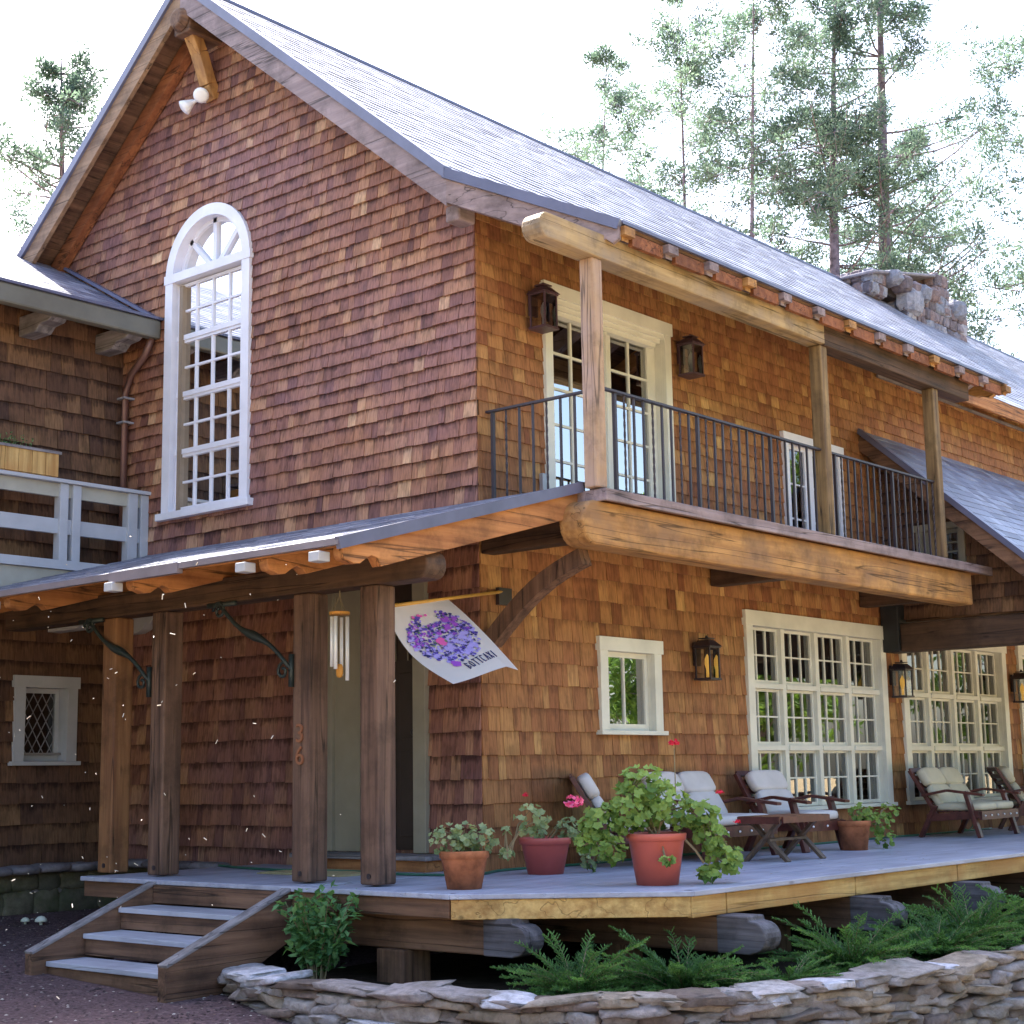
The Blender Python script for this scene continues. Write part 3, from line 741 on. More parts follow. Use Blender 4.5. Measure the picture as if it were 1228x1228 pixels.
# ================================================================== WING (left)
WY = 4.85; wsl = .545
wing = thing('side_wing', (-4, 6, -.5), 'dark shingled side wing with white railed balcony left of the main gable', 'building')
mb, bk = MB(FX(WY)), MB(FX(WY))
shingles(mb, bk, lambda v: (-7.0, -.02), -.02, 5.5, [(-1.10, -.52, .94, 1.68)], rg, lambda z: .19, wr=(.12, .26))
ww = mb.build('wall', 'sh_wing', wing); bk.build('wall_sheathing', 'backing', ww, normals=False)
mb = MB(); mb.box(-7.0, -6.95, WY+.02, 10.5, -.7, 5.3); mb.box(-7, 0, 10.45, 10.5, -.7, 5.5); mb.build('back_wall', 'sh_wing', wing)
xf = lambda u, w, v: V((u, 4.32, 5.31))+V((0, 1, wsl))*v*(1/math.sqrt(1+wsl**2))+V((0, -wsl, 1))*w*(1/math.sqrt(1+wsl**2))
wl = 3.4*math.sqrt(1+wsl**2)
mb, bk = MB(xf), MB(xf)
shingles(mb, bk, lambda v: (-7.4, -.02 if 4.32+v/math.sqrt(1+wsl**2) < 6.95 else 2.0), 0, wl, [], rg, lambda v: .14, wr=(.16, .34), thick=.005)
wr_ = mb.build('roof', 'sh_roof', wing)
mb = MB(); slab(mb, [(-7.4, 4.32, 5.31), (-.01, 4.32, 5.31), (-.01, 7.72, 5.31+3.4*wsl), (-7.4, 7.72, 5.31+3.4*wsl)], .1)
slab(mb, [(-7.4, 7.72, 5.31+3.4*wsl), (-.01, 7.72, 5.31+3.4*wsl), (-.01, 11, 5.31+.1), (-7.4, 11, 5.31+.1)], .1); mb.build('roof_deck', 'cedar_x', wr_)
mb = MB(); xf0 = None
mb.bar((-.035, 4.32, 5.36), (-.035, 6.45, 5.36+2.13*wsl), .09, .03, (0, 0, 1)); mb.build('flashing', 'bluetrim', wr_)
mb = MB(); mb.box(-7.4, -.03, 4.20, 4.31, 5.10, 5.29); gt = mb.build('gutter', 'gutter', wing, bevel=.02)
mb = MB(); mb.box(-7.4, .0, 4.18, 4.30, 5.292, 5.318); mb.build('drip_edge', 'bluetrim', gt)
for x in (-.28, -1.15, -2.05):
    mb = MB(); mb.prism([(0, 0), (.62, 0), (.62, -.06), (.5, -.13), (.36, -.14), (.28, -.2), (0, -.2)], x-.09, x+.09, lambda a, b, n: (n, WY-.02-a, 5.2+b)); mb.build('bracket', 'grey_y', wing, bevel=.01)
# soffit
mb = MB(); mb.add([(-7.4, 4.3, 5.14), (-.02, 4.3, 5.14), (-.02, WY, 5.3), (-7.4, WY, 5.3)], [(0, 1, 2, 3)]); mb.build('soffit', 'cedar_x', wing, normals=False)
# downspout
mb = MB(); mb.tube([(-.09, 4.27, 5.12), (-.1, 4.36, 4.95), (-.08, 4.62, 4.8), (-.08, 4.70, 4.6), (-.08, 4.70, .1)], .036, 8); ds = mb.build('downspout', 'copper', wing, smooth=True)
mb = MB()
for z in (4.55, 4.30): mb.box(-.14, .0, 4.64, 4.76, z, z+.02)
mb.build('strap', 'metalgrey', ds)
# balcony of the wing
mb = MB(); mb.box(-7, -.03, 4.38, WY-.02, 2.70, 2.76); wb = mb.build('balcony_floor', 'greyrail', wing)
mb = MB(); mb.box(-7, -.03, 4.355, 4.38, 2.36, 2.70); mb.build('skirt_board', 'beigeboard', wb)
mb = MB(); mb.box(-7, -.02, 4.32, 4.385, 2.705, 2.79); mb.build('edge_cap', 'greyrail', wb)
mb = MB(); mb.box(-7, .0, 4.33, 4.47, 3.53, 3.565); rl = mb.build('railing', 'greyrail', wing, bevel=.004)
mb = MB(); mb.box(-7, -.02, 4.39, 4.43, 3.40, 3.528); mb.build('upper_board', 'beigeboard', rl)
mb = MB(); mb.box(-7, -.02, 4.39, 4.43, 3.05, 3.19); mb.build('middle_board', 'greyrail', rl)
for x in (-.06, -.20, -.84, -.98, -1.9, -2.9, -3.9):
    mb = MB(); mb.box(x-.045 if x != -.2 else x-.055, x+.045 if x != -.2 else x+.055, 4.36, 4.46, 2.79, 3.527); mb.build('rail_post', 'greyrail', rl, bevel=.004)
for x in (-.05, -.74, -2.5):
    mb = MB(); mb.prism([(0, 0), (.72, 0), (.72, -.08), (.66, -.13), (.6, -.11), (.55, -.17), (.45, -.2), (0, -.2)], x-.075, x+.075, lambda a, b, n: (n, WY-.02-a, 2.36+b)); mb.build('joist_end', 'greyrail', wing, bevel=.008)
# lattice window
wn = window(wing, 'lattice_window', FX(WY), -1.15, -.47, .90, 1.74, 1, 1, 1, 1, 'greyrail', cw=.11, rec=.12, topw=.11)
mb = MB(FX(WY)); a0, a1, b0, b1 = -1.0, -.62, .98, 1.59
def clipline(x0, z0, dx, dz):
    ts = []
    t0, t1 = -9, 9
    for p, d_, lo, hi in ((x0, dx, a0, a1), (z0, dz, b0, b1)):
        ta, tb = (lo-p)/d_, (hi-p)/d_
        if ta > tb: ta, tb = tb, ta
        t0, t1 = max(t0, ta), min(t1, tb)
    return (t0, t1) if t1-t0 > .01 else None
for k in range(-8, 14):
    for s_ in (1, -1):
        x0 = a0+.095*k; r_ = clipline(x0, b0, s_*.56, 1)
        if r_:
            t0, t1 = r_; mb.bar((x0+s_*.56*t0, -.112, b0+t0), (x0+s_*.56*t1, -.112, b0+t1), .006, .006, (0, 1, 0))
mb.build('lattice', 'metalgrey', wn, normals=False)
mb = MB(); mb.box(-6.9, -.03, WY+.55, WY+.6, -.5, 5.2); mb.build('dark_room_sheet', 'doordark', wing)  # added dark sheet: the unlit room behind the lattice is put into its colour
# stone foundation with cap stones
rs = random.Random(21); mb = MB()
z = -.72
for (z, h) in ((-.62, .24), (-.40, .22), (-.2, .16)):
    x = -6.5
    while x < -.1:
        w = rs.uniform(.25, .5); mb.ball((x+w/2, 4.74, z+.04), (w*.55, .06, h*.58), .5, 12, 7, None, .13, rs.random(), rs); x += w*.93
fo_ = mb.build('foundation', 'foundation', wing, smooth=True)
mb = MB(); mb.box(-7, -.02, 4.72, 4.9, -.8, -.04); mb.build('mortar', 'mortar', fo_)
mb = MB(); x = -6.5
while x < .0:
    w = rs.uniform(.28, .6); mb.ball((min(x+w/2, -.12), 4.66, -.045+rs.uniform(-.012, .012)), (w*.54, .17, .042), .6, 12, 6, None, .07, rs.random(), rs); x += w*.95
for y in (4.3, 3.9, 3.55, 3.2): mb.ball((-.12, y, -.03), (.13, .22, .04), .6, 12, 6, None, .07, rs.random(), rs)
mb.build('cap_stones', 'capstone', fo_, smooth=True)
mb = MB(); mb.box(.02, .25, 2.6, 4.85, -.8, -.06); mb.box(-6.8, -.05, 4.9, 5.0, 1.0, 1.02); mb.build('inner_sill', 'mortar', fo_)

# ================================================================== ENTRY PORCH
PX = -1.56; psl = .27
def pz(x): return 2.93+psl*x
porch = thing('entry_porch', (-1.56, 1.5, 0), 'low sloped entry porch roof carried on four square timber posts', 'porch')
L = math.sqrt(1+psl*psl)
xf = lambda u, w, v: V((-2.52, u, pz(-2.52)))+V((1, 0, psl))*(v/L)+V((-psl, 0, 1))*(w/L)
mb, bk = MB(xf), MB(xf)
shingles(mb, bk, lambda v: (-1.06, 4.34), 0, 2.50*L, [], rg, lambda v: .15, wr=(.16, .34), thick=.007)
prf = mb.build('porch_roof', 'sh_roof', porch)
mb = MB(); slab(mb, [(-2.52, -1.05, pz(-2.52)), (-.02, -1.05, pz(-.02)), (-.02, 4.34, pz(-.02)), (-2.52, 4.34, pz(-2.52))], .05); mb.build('roof_deck', 'cedar_y', prf)
mb = MB(); mb.box(-2.575, -2.525, .55, 1.36, pz(-2.52)-.07, pz(-2.52)+.004); mb.box(-2.565, -2.525, -1.08, .55, pz(-2.52)-.04, pz(-2.52)+.003); mb.box(-2.565, -2.525, 1.36, 4.34, pz(-2.52)-.045, pz(-2.52)+.002); mb.build('eave_strip', 'stripp', prf)
mb = MB(); mb.bar((-2.56, -1.075, pz(-2.56)-.02), (-.02, -1.075, pz(-.02)-.02), .04, .08); mb.build('rake_strip', 'bluetrim', prf)
def scroll(l, h):
    p = [(0, 0), (l, 0)]
    for i in range(7): t = i/6*math.pi/2; p.append((l-.0-.05*(1-math.cos(t))*1.0, -.075*math.sin(t)-.02))
    p += [(l-.10, -.125), (l-.16, -.135), (l-.21, -.115), (l-.26, -.10), (l-.31, -.125), (l-.35, -h), (0, -h)]
    return p
for i, y in enumerate((-1.0, -.27, 1.22, 2.85, 4.1)):
    mb = MB(); l = 2.46; h = .17 if i else .19
    mb.prism(scroll(l, h), y-.045, y+.045, lambda a, b, n: (-.03-a, n, pz(-.03-a)-.055+b))
    r_ = mb.build('rafter', 'cedar_x', porch, bevel=.006)
    mb = MB(); mb.box(-2.60, -2.50, y+.06, y+.16, pz(-2.52)-.135, pz(-2.52)-.07); mb.build('end_block', 'greyrail', r_, bevel=.006)
pb = round_beam('porch_beam', 'dark_y', 'y', -1.0, 4.2, PX, .2, .2, 2.08, porch)
mb = MB(); mb.box(PX-.1, PX+.1, -1.02+.06, -.78, 2.095, 2.265)
for i, (y, w, mt) in enumerate(((2.64, .18, 'porchp'), (1.98, .18, 'porchdark'), (.28, .185, 'porchdark'), (-.42, .18, 'porchdark'))):
    mb = MB(); z0 = .012
    mb.box(PX-w/2, PX+w/2, y-w/2, y+w/2, z0, 2.078); p_ = mb.build('porch_post', mt, porch, bevel=.014)
    mb = MB(); mb.tube([(PX-w/2-.006, y, .07), (PX-w/2+.01, y, .07)], .02, 8); mb.build('bolt', 'lantern', p_)
    if i == 2:
        for ch_, z in (('3', 1.02), ('6', .86)):
            cu = bpy.data.curves.new('house_number', 'FONT'); cu.body = ch_; cu.size = .19; cu.extrude = .006; cu.align_x = 'CENTER'
            M.setdefault('copnum', plain('rust_number', (.30, .12, .06), .55, .4))
            tmp = bpy.data.objects.new('house_number', cu); COL.objects.link(tmp); bpy.context.view_layer.update()
            me = bpy.data.meshes.new_from_object(tmp.evaluated_get(bpy.context.evaluated_depsgraph_get())); bpy.data.objects.remove(tmp)
            o = bpy.data.objects.new('house_number', me); COL.objects.link(o); o.parent = p_; me.materials.clear(); me.materials.append(M['copnum'])
            o.location = V((PX-w/2-.009, y+.0, z-.02))-WL[porch.name]; o.rotation_euler = (R(90), 0, R(-90))
# forged iron brackets
def iron_bracket(y):
    mb = MB(); P = lambda a, b: (PX-.125, y+a, b)
    pts = [P(.0+.78*t, 1.55+.50*t+.035*math.sin(t*math.pi*2)) for t in [i/14 for i in range(15)]]
    mb.tube(pts, [.016+.022*math.exp(-((i-7)/2.0)**2) for i in range(15)], 8)
    for (cy, cz, s_) in ((.06, 1.52, 1), (.80, 2.02, -1)):
        sp = []
        for i in range(15):
            t = i/14*math.pi*2.6; r_ = .075*(1-i/18); sp.append(P(cy+s_*(-.0)+r_*math.cos(t+(math.pi if s_ > 0 else 0)), cz+r_*math.sin(t)))
        mb.tube(sp, .013, 7)
    mb.box(PX-.125, PX-.095, y-.03, y+.0, 1.40, 1.64); mb.box(PX-.13, PX-.10, y+.62, y+.95, 2.05, 2.085)
    mb.build('iron_bracket', 'irongreen', porch, smooth=True)
iron_bracket(.38); iron_bracket(2.08)

# ================================================================== DECK
deck = thing('wooden_deck', (0, -1, -.6), 'wraparound porch deck with blue grey painted boards and golden edge boards', 'deck')
def dxr(y0, y1, m=-1):
    def xl(y): return -1.9 if y > -1.40 else (-1.9+(-1.40-y)/(1.2)*.94)
    return xl(y0), xl(y1)
mb = MB(); y = -2.6; bw_ = .14
while y < 2.56:
    y1 = min(y+bw_-.006, 2.57); a, b = dxr(y, y1); xe = 13.0 if y < -.001 else -.02
    if y1 > -.02 and y < 0: y1 = -.02
    mb.add([(a, y, -.03), (xe, y, -.03), (xe, y1, -.03), (b, y1, -.03), (a, y, 0), (xe, y, 0), (xe, y1, 0), (b, y1, 0)],
           [(0, 3, 2, 1), (4, 5, 6, 7), (0, 1, 5, 4), (2, 3, 7, 6), (0, 4, 7, 3), (1, 2, 6, 5)], rg.random())
    y += bw_
mb.build('deck_boards', 'deck', deck, bevel=.003)
mb = MB()
def border(p, q, w):
    p, q = V((*p, 0)), V((*q, 0)); d = (q-p).normalized(); n = V((-d.y, d.x, 0))
    mb.add([(p.x, p.y, -.031), (q.x, q.y, -.031), (q.x+n.x*w, q.y+n.y*w, -.031), (p.x+n.x*w, p.y+n.y*w, -.031), (p.x, p.y, .004), (q.x, q.y, .004), (q.x+n.x*w, q.y+n.y*w, .004), (p.x+n.x*w, p.y+n.y*w, .004)],
           [(0, 3, 2, 1), (4, 5, 6, 7), (0, 1, 5, 4), (2, 3, 7, 6), (0, 4, 7, 3), (1, 2, 6, 5)], .6)
border((-1.915, 2.575), (-1.915, -1.408), .10); border((-1.912, -1.412), (-.962, -2.622), .10); border((-.958, -2.625), (13, -2.625), .10)
mb.build('nosing_board', 'deck', deck, bevel=.006)
def fascia(p, q, mat, z0=-.165, z1=-.032, th=.04):
    mb = MB(); p, q = V(p), V(q); d = (q-p).normalized(); n = V((d.y, -d.x, 0))
    c = (p+q)/2-n*th/2*1.0
    mb.obox((c.x, c.y, (z0+z1)/2), (q-p)/2, n*th/2, (0, 0, (z1-z0)/2)); return mb.build('edge_board', mat, deck, bevel=.005)
fascia((-1.88, -1.40, 0), (-1.88, 2.66, 0), 'aged_y', th=-.04) if False else None
mb = MB(); mb.box(-1.885, -1.845, -1.385, 2.56, -.15, -.032); mb.build('edge_board', 'aged_y', deck, bevel=.005)
d1, d2 = V((-1.89, -1.405, 0)), V((-.955, -2.59, 0)); dd = (d2-d1).normalized(); nn = V((dd.y, -dd.x, 0)); nn = nn if nn.y < 0 else -nn
mb = MB(); c = (d1+d2)/2-nn*.02; mb.obox((c.x, c.y, -.095), (d2-d1)/2, nn*.02, (0, 0, .062)); mb.build('edge_board', 'gold_x', deck, bevel=.005)
segs = [(-.95, -.56), (-.55, 1.15), (1.16, 2.84), (2.85, 4.5), (4.51, 6.2), (6.21, 9.5), (9.51, 13)]
for a, b in segs:
    mb = MB(); mb.box(a, b-.004, -2.6, -2.56, -.165, -.032); mb.build('edge_board', 'gold_x', deck, bevel=.005)
for i, (x, ye, w) in enumerate(((-1.62, -1.86, .17), (-.56, -2.93, .19), (1.18, -2.93, .19), (2.87, -2.93, .19), (4.55, -2.93, .19), (6.25, -2.93, .19))):
    zt = -.17 if i else -.155
    mb = MB(); mb.box(x-w/2, x+w/2, ye+.14, 2.2 if i == 0 else -.05, zt-.23, zt); o = mb.build('support_beam', 'aged_y', deck, bevel=.012)
    mb = MB(); prof = []                                      # silvered end cap of the beam (weathered end grain)
    s0 = ye-.012
    prof += [(s0+.36, zt+.003), (s0+.125, zt+.003), (s0+.12, zt-.028)]
    for k in range(11):
        t = math.pi*(k/10); prof.append((s0+.10-.10*math.sin(t), zt-.128+.096*math.cos(t)))
    prof += [(s0+.12, zt-.233), (s0+.36, zt-.233)]
    mb.prism(prof, x-w/2-.004, x+w/2+.004, lambda a, b, n: (n, a, b)); mb.build('weathered_end', 'endgrain', o, bevel=.008)
for (x, y, w) in ((-1.62, -.72, .26), (-.56, -1.75, .2), (1.18, -1.9, .16), (2.87, -1.9, .16), (4.55, -1.9, .16), (-1.62, 1.9, .2)):
    mb = MB(); mb.box(x-w/2, x+w/2, y-w/2, y+w/2, -1.1, -.39 if x != -1.62 else -.386); mb.build('support_post', 'aged_z', deck, bevel=.012)

# ================================================================== STEPS
steps = thing('porch_steps', (-2.5, .85, -.66), 'three wooden steps with blue grey treads between thick sloping side boards', 'steps')
for i, (xf_, z) in enumerate(((-2.24, -.175), (-2.54, -.335), (-2.84, -.50))):
    mb = MB(); mb.box(xf_-.01, xf_+.32, .175, 1.595, z-.035, z); mb.build('tread', 'tread', steps, bevel=.005)
    mb = MB(); mb.box(xf_+.012, xf_+.04, .18, 1.59, z-.15, z-.037); mb.build('riser', 'aged_y', steps)
mb = MB(); mb.box(-1.945, -1.895, .18, 1.59, -.16, -.034); mb.build('riser', 'aged_y', steps)
for y0 in (.085, 1.60):
    mb = MB(); mb.prism([(-1.9, -.02), (-2.96, -.44), (-2.96, -.67), (-2.62, -.70), (-1.9, -.36)], y0, y0+.085, lambda a, b, n: (a, n, b))
    mb.build('stringer', 'aged_x', steps, bevel=.006)
    mb = MB(); mb.bar((-1.9, y0+.0425, -.014), (-2.96, y0+.0425, -.434), .10, .02); mb.build('stringer_cap', 'grey_x', steps, bevel=.004)

# ================================================================== GROUND
def gz(x, y):
    z = -.66
    if y > 0: z += min(y, 5)*.045*(1 if x < 0 else .6)
    if y < -.4: z -= .105*min(-.4-y, 3.6)
    return z+.012*noise.noise(V((x*1.3, y*1.3, 0)))
def grid(name, x0, x1, y0, y1, nx, ny, f, mat, parent=None):
    mb = MB(); vs = []
    for j in range(ny+1):
        for i in range(nx+1):
            x = x0+(x1-x0)*i/nx; y = y0+(y1-y0)*j/ny; vs.append((x, y, f(x, y)))
    mb.add(vs, [(j*(nx+1)+i, j*(nx+1)+i+1, (j+1)*(nx+1)+i+1, (j+1)*(nx+1)+i) for j in range(ny) for i in range(nx)])
    return mb.build(name, mat, parent, smooth=True, normals=False)
mb = MB(); vs = []; xs_ = []; 
def axis(lo, hi, c0, c1, fine, n):
    a = [c0-(c0-lo)*((n-i)/n)**3 for i in range(n)]; k = int((c1-c0)/fine)
    return a+[c0+(c1-c0)*i/k for i in range(k+1)]+[c1+(hi-c1)*((i+1)/n)**3 for i in range(n)]
ax_, ay_ = axis(-260, 300, -10, 14, .3, 14), axis(-260, 300, -10, 12, .3, 14)
mb.add([(x, y, gz(x, y)) for y in ay_ for x in ax_], [(j*len(ax_)+i, j*len(ax_)+i+1, (j+1)*len(ax_)+i+1, (j+1)*len(ax_)+i) for j in range(len(ay_)-1) for i in range(len(ax_)-1)])
g = mb.build('ground', 'ground', None, smooth=True, normals=False); tag(g, 'purple brown gravel yard fading to dry sunlit dirt', 'ground', kind='structure')
# pebbles
rp = random.Random(5); mb = MB()
ico = [(0, 0, 1), (.9, 0, .2), (.28, .85, .2), (-.72, .5, .2), (-.72, -.5, .2), (.28, -.85, .2), (0, 0, -.6)]
icf = [(0, 1, 2), (0, 2, 3), (0, 3, 4), (0, 4, 5), (0, 5, 1), (6, 2, 1), (6, 3, 2), (6, 4, 3), (6, 5, 4), (6, 1, 5)]
for k in range(9000):
    x = rp.uniform(-4.9, -1.2) if k % 3 else rp.uniform(-3.6, .5); y = rp.uniform(-2.0, 4.7)
    if x > -1.9 and y < 2.7: continue
    if -2.9 < x < -1.9 and .1 < y < 1.6: continue
    s_ = rp.uniform(.006, .016)*(1.8 if rp.random() < .04 else 1); z = gz(x, y); a = rp.uniform(0, 6.28)
    mb.add([(x+s_*(p[0]*math.cos(a)-p[1]*math.sin(a)), y+s_*(p[0]*math.sin(a)+p[1]*math.cos(a)), z+s_*.5*p[2]) for p in ico], icf, min(1, rp.random()**1.3))
tag(mb.build('gravel', 'pebble', None, normals=False), 'loose purple brown gravel with pale chips by the steps', 'gravel', kind='stuff')
# planting bed
wall_pts = [(-2.45, .06), (-2.70, -.55), (-2.74, -1.14), (-2.66, -1.8), (-2.42, -2.35), (-2.10, -2.95), (-1.6, -3.32), (-.9, -3.56), (0, -3.72), (1.1, -3.88), (2.6, -4.02), (4.5, -4.12), (7, -4.2)]
def cr(pts, n=8):
    out = []
    P = [V((*p, 0)) for p in pts]
    for i in range(len(P)-1):
        p0, p1, p2, p3 = P[max(i-1, 0)], P[i], P[i+1], P[min(i+2, len(P)-1)]
        for k in range(n):
            t = k/n; out.append(.5*((2*p1)+(p2-p0)*t+(2*p0-5*p1+4*p2-p3)*t*t+(3*p1-p0-3*p2+p3)*t**3))
    out.append(P[-1]); return out
path = cr(wall_pts)
mb = MB(); vs = []; fs = []
for i, p in enumerate(path):
    for q in ((p.x+.15, p.y+.12), (p.x*.5-.6 if p.x < 0 else p.x, -1.0 if p.y < -1.2 else p.y*.3+.1), (max(p.x, -1.3)+.2, .2)):
        vs.append((q[0], q[1], -.60))
for i in range(len(path)-1):
    for k in range(2): fs.append((i*3+k, i*3+3+k, i*3+4+k, i*3+1+k))
mb.add(vs, fs); tag(mb.build('planting_soil', 'bedsoil', None, normals=False), 'dark soil of the planting bed under the deck', 'soil', kind='structure')
# dry stone wall
rs = random.Random(31); mb = MB(); cum = [0]
for a, b in zip(path, path[1:]): cum.append(cum[-1]+(b-a).length)
def at(s_):
    s_ = max(0, min(cum[-1]-1e-4, s_))
    i = max(k for k in range(len(cum)-1) if cum[k] <= s_); t = (s_-cum[i])/(cum[i+1]-cum[i])
    return path[i].lerp(path[i+1], t), (path[i+1]-path[i]).normalized()
def rock(c, sz, d, tone, rg_, tilt=0):
    rot = Matrix.Rotation(math.atan2(d.y, d.x)+rg_.uniform(-.14, .14), 3, 'Z') @ Matrix.Rotation(tilt, 3, 'Y') @ Matrix.Rotation(rg_.uniform(-.1, .1), 3, 'X')
    n, m_ = 16, 9; e = .44; vs = []; fs = []; off = V((rg_.random()*50, rg_.random()*50, 0))
    sg = lambda x: math.copysign(abs(x)**e, x)
    for i in range(m_+1):
        ph = math.pi*(i/m_-.5)
        for k in range(n):
            th = 2*math.pi*k/n
            p = V((sg(math.cos(ph))*sg(math.cos(th)), sg(math.cos(ph))*sg(math.sin(th)), sg(math.sin(ph))))
            p *= 1+.36*noise.noise(p*1.2+off)+.22*noise.noise(p*3.1+off)+.06*noise.noise(p*8+off)
            vs.append(V(c)+rot @ V((p.x*sz[0], p.y*sz[1], p.z*sz[2])))
    for i in range(m_):
        for k in range(n): fs.append((i*n+k, i*n+(k+1) % n, (i+1)*n+(k+1) % n, (i+1)*n+k))
    mb.add(vs, fs, tone)
top = -.48; z = top
layer = 0
while z > -1.25:
    s_ = rs.uniform(-.2, 0); hh = rs.uniform(.044, .074)
    while s_ < cum[-1]:
        w = rs.uniform(.13, .40)*(1.2 if layer == 0 else 1); p, d = at(s_+w/2); nrm = V((d.y, -d.x, 0))
        fo2 = -.5*(layer*.012)
        gzv = gz(p.x, p.y)
        if z > gzv-.12:
            c = (p.x-nrm.x*(.02-fo2)+rs.uniform(-.02, .02)-nrm.x*.06, p.y-nrm.y*.06+rs.uniform(-.02, .02), z-hh/2+rs.uniform(-.012, .012))
            rock(c, (w*.55, rs.uniform(.11, .17)*(1.2 if layer == 0 else 1), hh*rs.uniform(.5, .72)), d, min(1, max(0, rs.gauss(.55 if layer else .72, .25))), rs, rs.uniform(-.13, .13))  # top course gets paler tones, its sky light put into the colour
        s_ += w*.94
    z -= hh; layer += 1
tag(mb.build('dry_stone_wall', 'drystone', None, smooth=True), 'low curved dry stacked wall of flat brown stones along the planting bed', 'wall')

# ================================================================== SHRUBS
def leafq(mb, p, d, n, l, w, tone):
    d = d.normalized(); s_ = d.cross(n).normalized(); n = s_.cross(d)
    mb.add([p, p+d*l*.5+s_*w+n*w*.25, p+d*l, p+d*l*.5-s_*w+n*w*.25], [(0, 1, 2), (0, 2, 3)], tone)
def rv(rg_): 
    while 1:
        v = V((rg_.uniform(-1, 1), rg_.uniform(-1, 1), rg_.uniform(-1, 1)))
        if .05 < v.length < 1: return v.normalized()
def broad_bush(loc, label):
    t = thing('leafy_bush', loc, label, 'bush'); r_ = random.Random(8); mb = MB(); st = MB(); L0 = V(loc)
    for k in range(32):
        a = r_.uniform(0, 6.28); sp = r_.uniform(.02, .25); h = r_.uniform(.3, .58)*(1.0)
        tip = L0+V((sp*math.cos(a), sp*math.sin(a), h)); mid = L0.lerp(tip, .5)+V((0, 0, .05))
        st.tube([L0+V((.04*math.cos(a), .04*math.sin(a), 0)), mid, tip], [.006, .004, .002], 4)
        for j in range(44):
            f = r_.uniform(.38, 1.05); p = L0.lerp(tip, f)+rv(r_)*r_.uniform(.01, .085)
            d = rv(r_)+V((math.cos(a)*.5, math.sin(a)*.5, .1)); nn_ = rv(r_)*.5+V((0, 0, 1))
            leafq(mb, p, d, nn_, r_.uniform(.05, .085), r_.uniform(.017, .026), r_.random())
    mb.build('foliage', 'bushleaf', t, normals=False); st.build('stem', 'stem', t)
broad_bush((-2.12, -.42, -.60), 'round leafy green bush right of the porch steps under the deck edge')
def juniper(loc, size, seed, label, n=30):
    t = thing('juniper_shrub', loc, label, 'shrub', 'feathery shrubs in the bed below the deck'); r_ = random.Random(seed); mb = MB(); st = MB(); L0 = V(loc)
    for k in range(n):
        a = r_.uniform(0, 6.28); el = r_.uniform(.34, 1.1); ln = size*r_.uniform(.45, 1.08); fr_ = r_.uniform(.5, 1.5)
        d = V((math.cos(a)*math.cos(el), math.sin(a)*math.cos(el), math.sin(el)))
        pts = []; p = L0.copy(); dd_ = d.copy()
        for j in range(9):
            pts.append(p.copy()); p = p+dd_*ln/8; dd_ = (dd_+V((d.x*.10, d.y*.10, -.075))).normalized()
        st.tube(pts, [.005-.0005*j for j in range(9)], 3, cap=False)
        for j in range(2, 9):
            q = pts[j]; ax = (pts[j]-pts[j-1]).normalized(); side = ax.cross(V((0, 0, 1))).normalized()
            for s_ in (-1, 1):
                for m_ in range(2):
                    q0 = q-ax*ln/16*m_; bd = (ax*1.0+side*s_*r_.uniform(.5, 1.0)+V((0, 0, r_.uniform(-.15, .35)))).normalized(); bl = size*r_.uniform(.10, .2)*(1.15-j/14)
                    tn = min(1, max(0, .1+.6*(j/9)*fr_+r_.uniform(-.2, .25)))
                    for i in range(7):
                        b0 = q0+bd*bl*i/7
                        for s2 in (-1, 1):
                            leafq(mb, b0, bd*1.0+side.cross(bd)*s2*.7+rv(r_)*.35, rv(r_), bl*.26, .0036*size/.6, tn)
                    leafq(mb, q0, bd, V((0, 0, 1)), bl*1.1, .004, tn)
    mb.build('foliage', 'juniper', t, normals=False); st.build('stem', 'stem', t, normals=False)
js = [((-1.78, -2.32, -.62), .62, 'feathery green shrub below the foremost round beam end, leftmost of the row'),
      ((-1.28, -2.75, -.62), .66, 'feathery green shrub below the chamfered deck corner, second of the row'),
      ((-.72, -3.12, -.62), .44, 'smaller feathery shrub in front of the second round beam end'),
      ((.05, -3.15, -.60), .68, 'broad feathery shrub between the second and third beam ends'),
      ((.95, -3.3, -.60), .66, 'feathery shrub just left of the third beam end'),
      ((1.75, -3.2, -.58), .72, 'tall dense feathery shrub between the third and fourth beam ends'),
      ((2.6, -3.4, -.58), .70, 'feathery shrub below the fourth beam end near the right edge'),
      ((3.5, -3.3, -.58), .72, 'feathery shrub at the right edge below the deck')]
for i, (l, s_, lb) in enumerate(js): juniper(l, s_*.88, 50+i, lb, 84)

# ================================================================== POTS
def pot(name, loc, rt, rb, h, mat, label, rim=.04):
    t = thing(name, loc, label, 'potted plant', 'potted geraniums on the deck'); x, y, z = loc
    mb = MB(); mb.lathe(loc, [(0, .001), (rb, .001), (rt*.93, h-rim*1.3), (rt*.94, h-rim*1.25), (rt, h-rim*1.2), (rt*1.02, h-.004), (rt*.99, h), (rt*.92, h-.002), (rt*.9, h-.035), (0, h-.04)], 32)
    mb.build('pot', mat, t, smooth=True); mb = MB(); mb.lathe(loc, [(0, h-.028), (rt*.9, h-.033)], 20); mb.build('soil', 'soil', t); return t
def disc_leaf(mb, p, n, r, tone, rg_):
    n = n.normalized(); a = n.cross(rv(rg_)).normalized(); b = n.cross(a); vs = [p-n*r*.25]
    k = 10
    for i in range(k):
        t = 2*math.pi*i/k; rr = r*(1 if i % 2 else .80)*rg_.uniform(.9, 1.08)*(.55 if i == 0 else 1); vs.append(p+(a*math.cos(t)+b*math.sin(t))*rr+n*r*(.16*rg_.uniform(-1, 1)+.12*(i % 2)))
    mb.add(vs, [(0, i+1, (i+1) % k+1) for i in range(k)], tone)
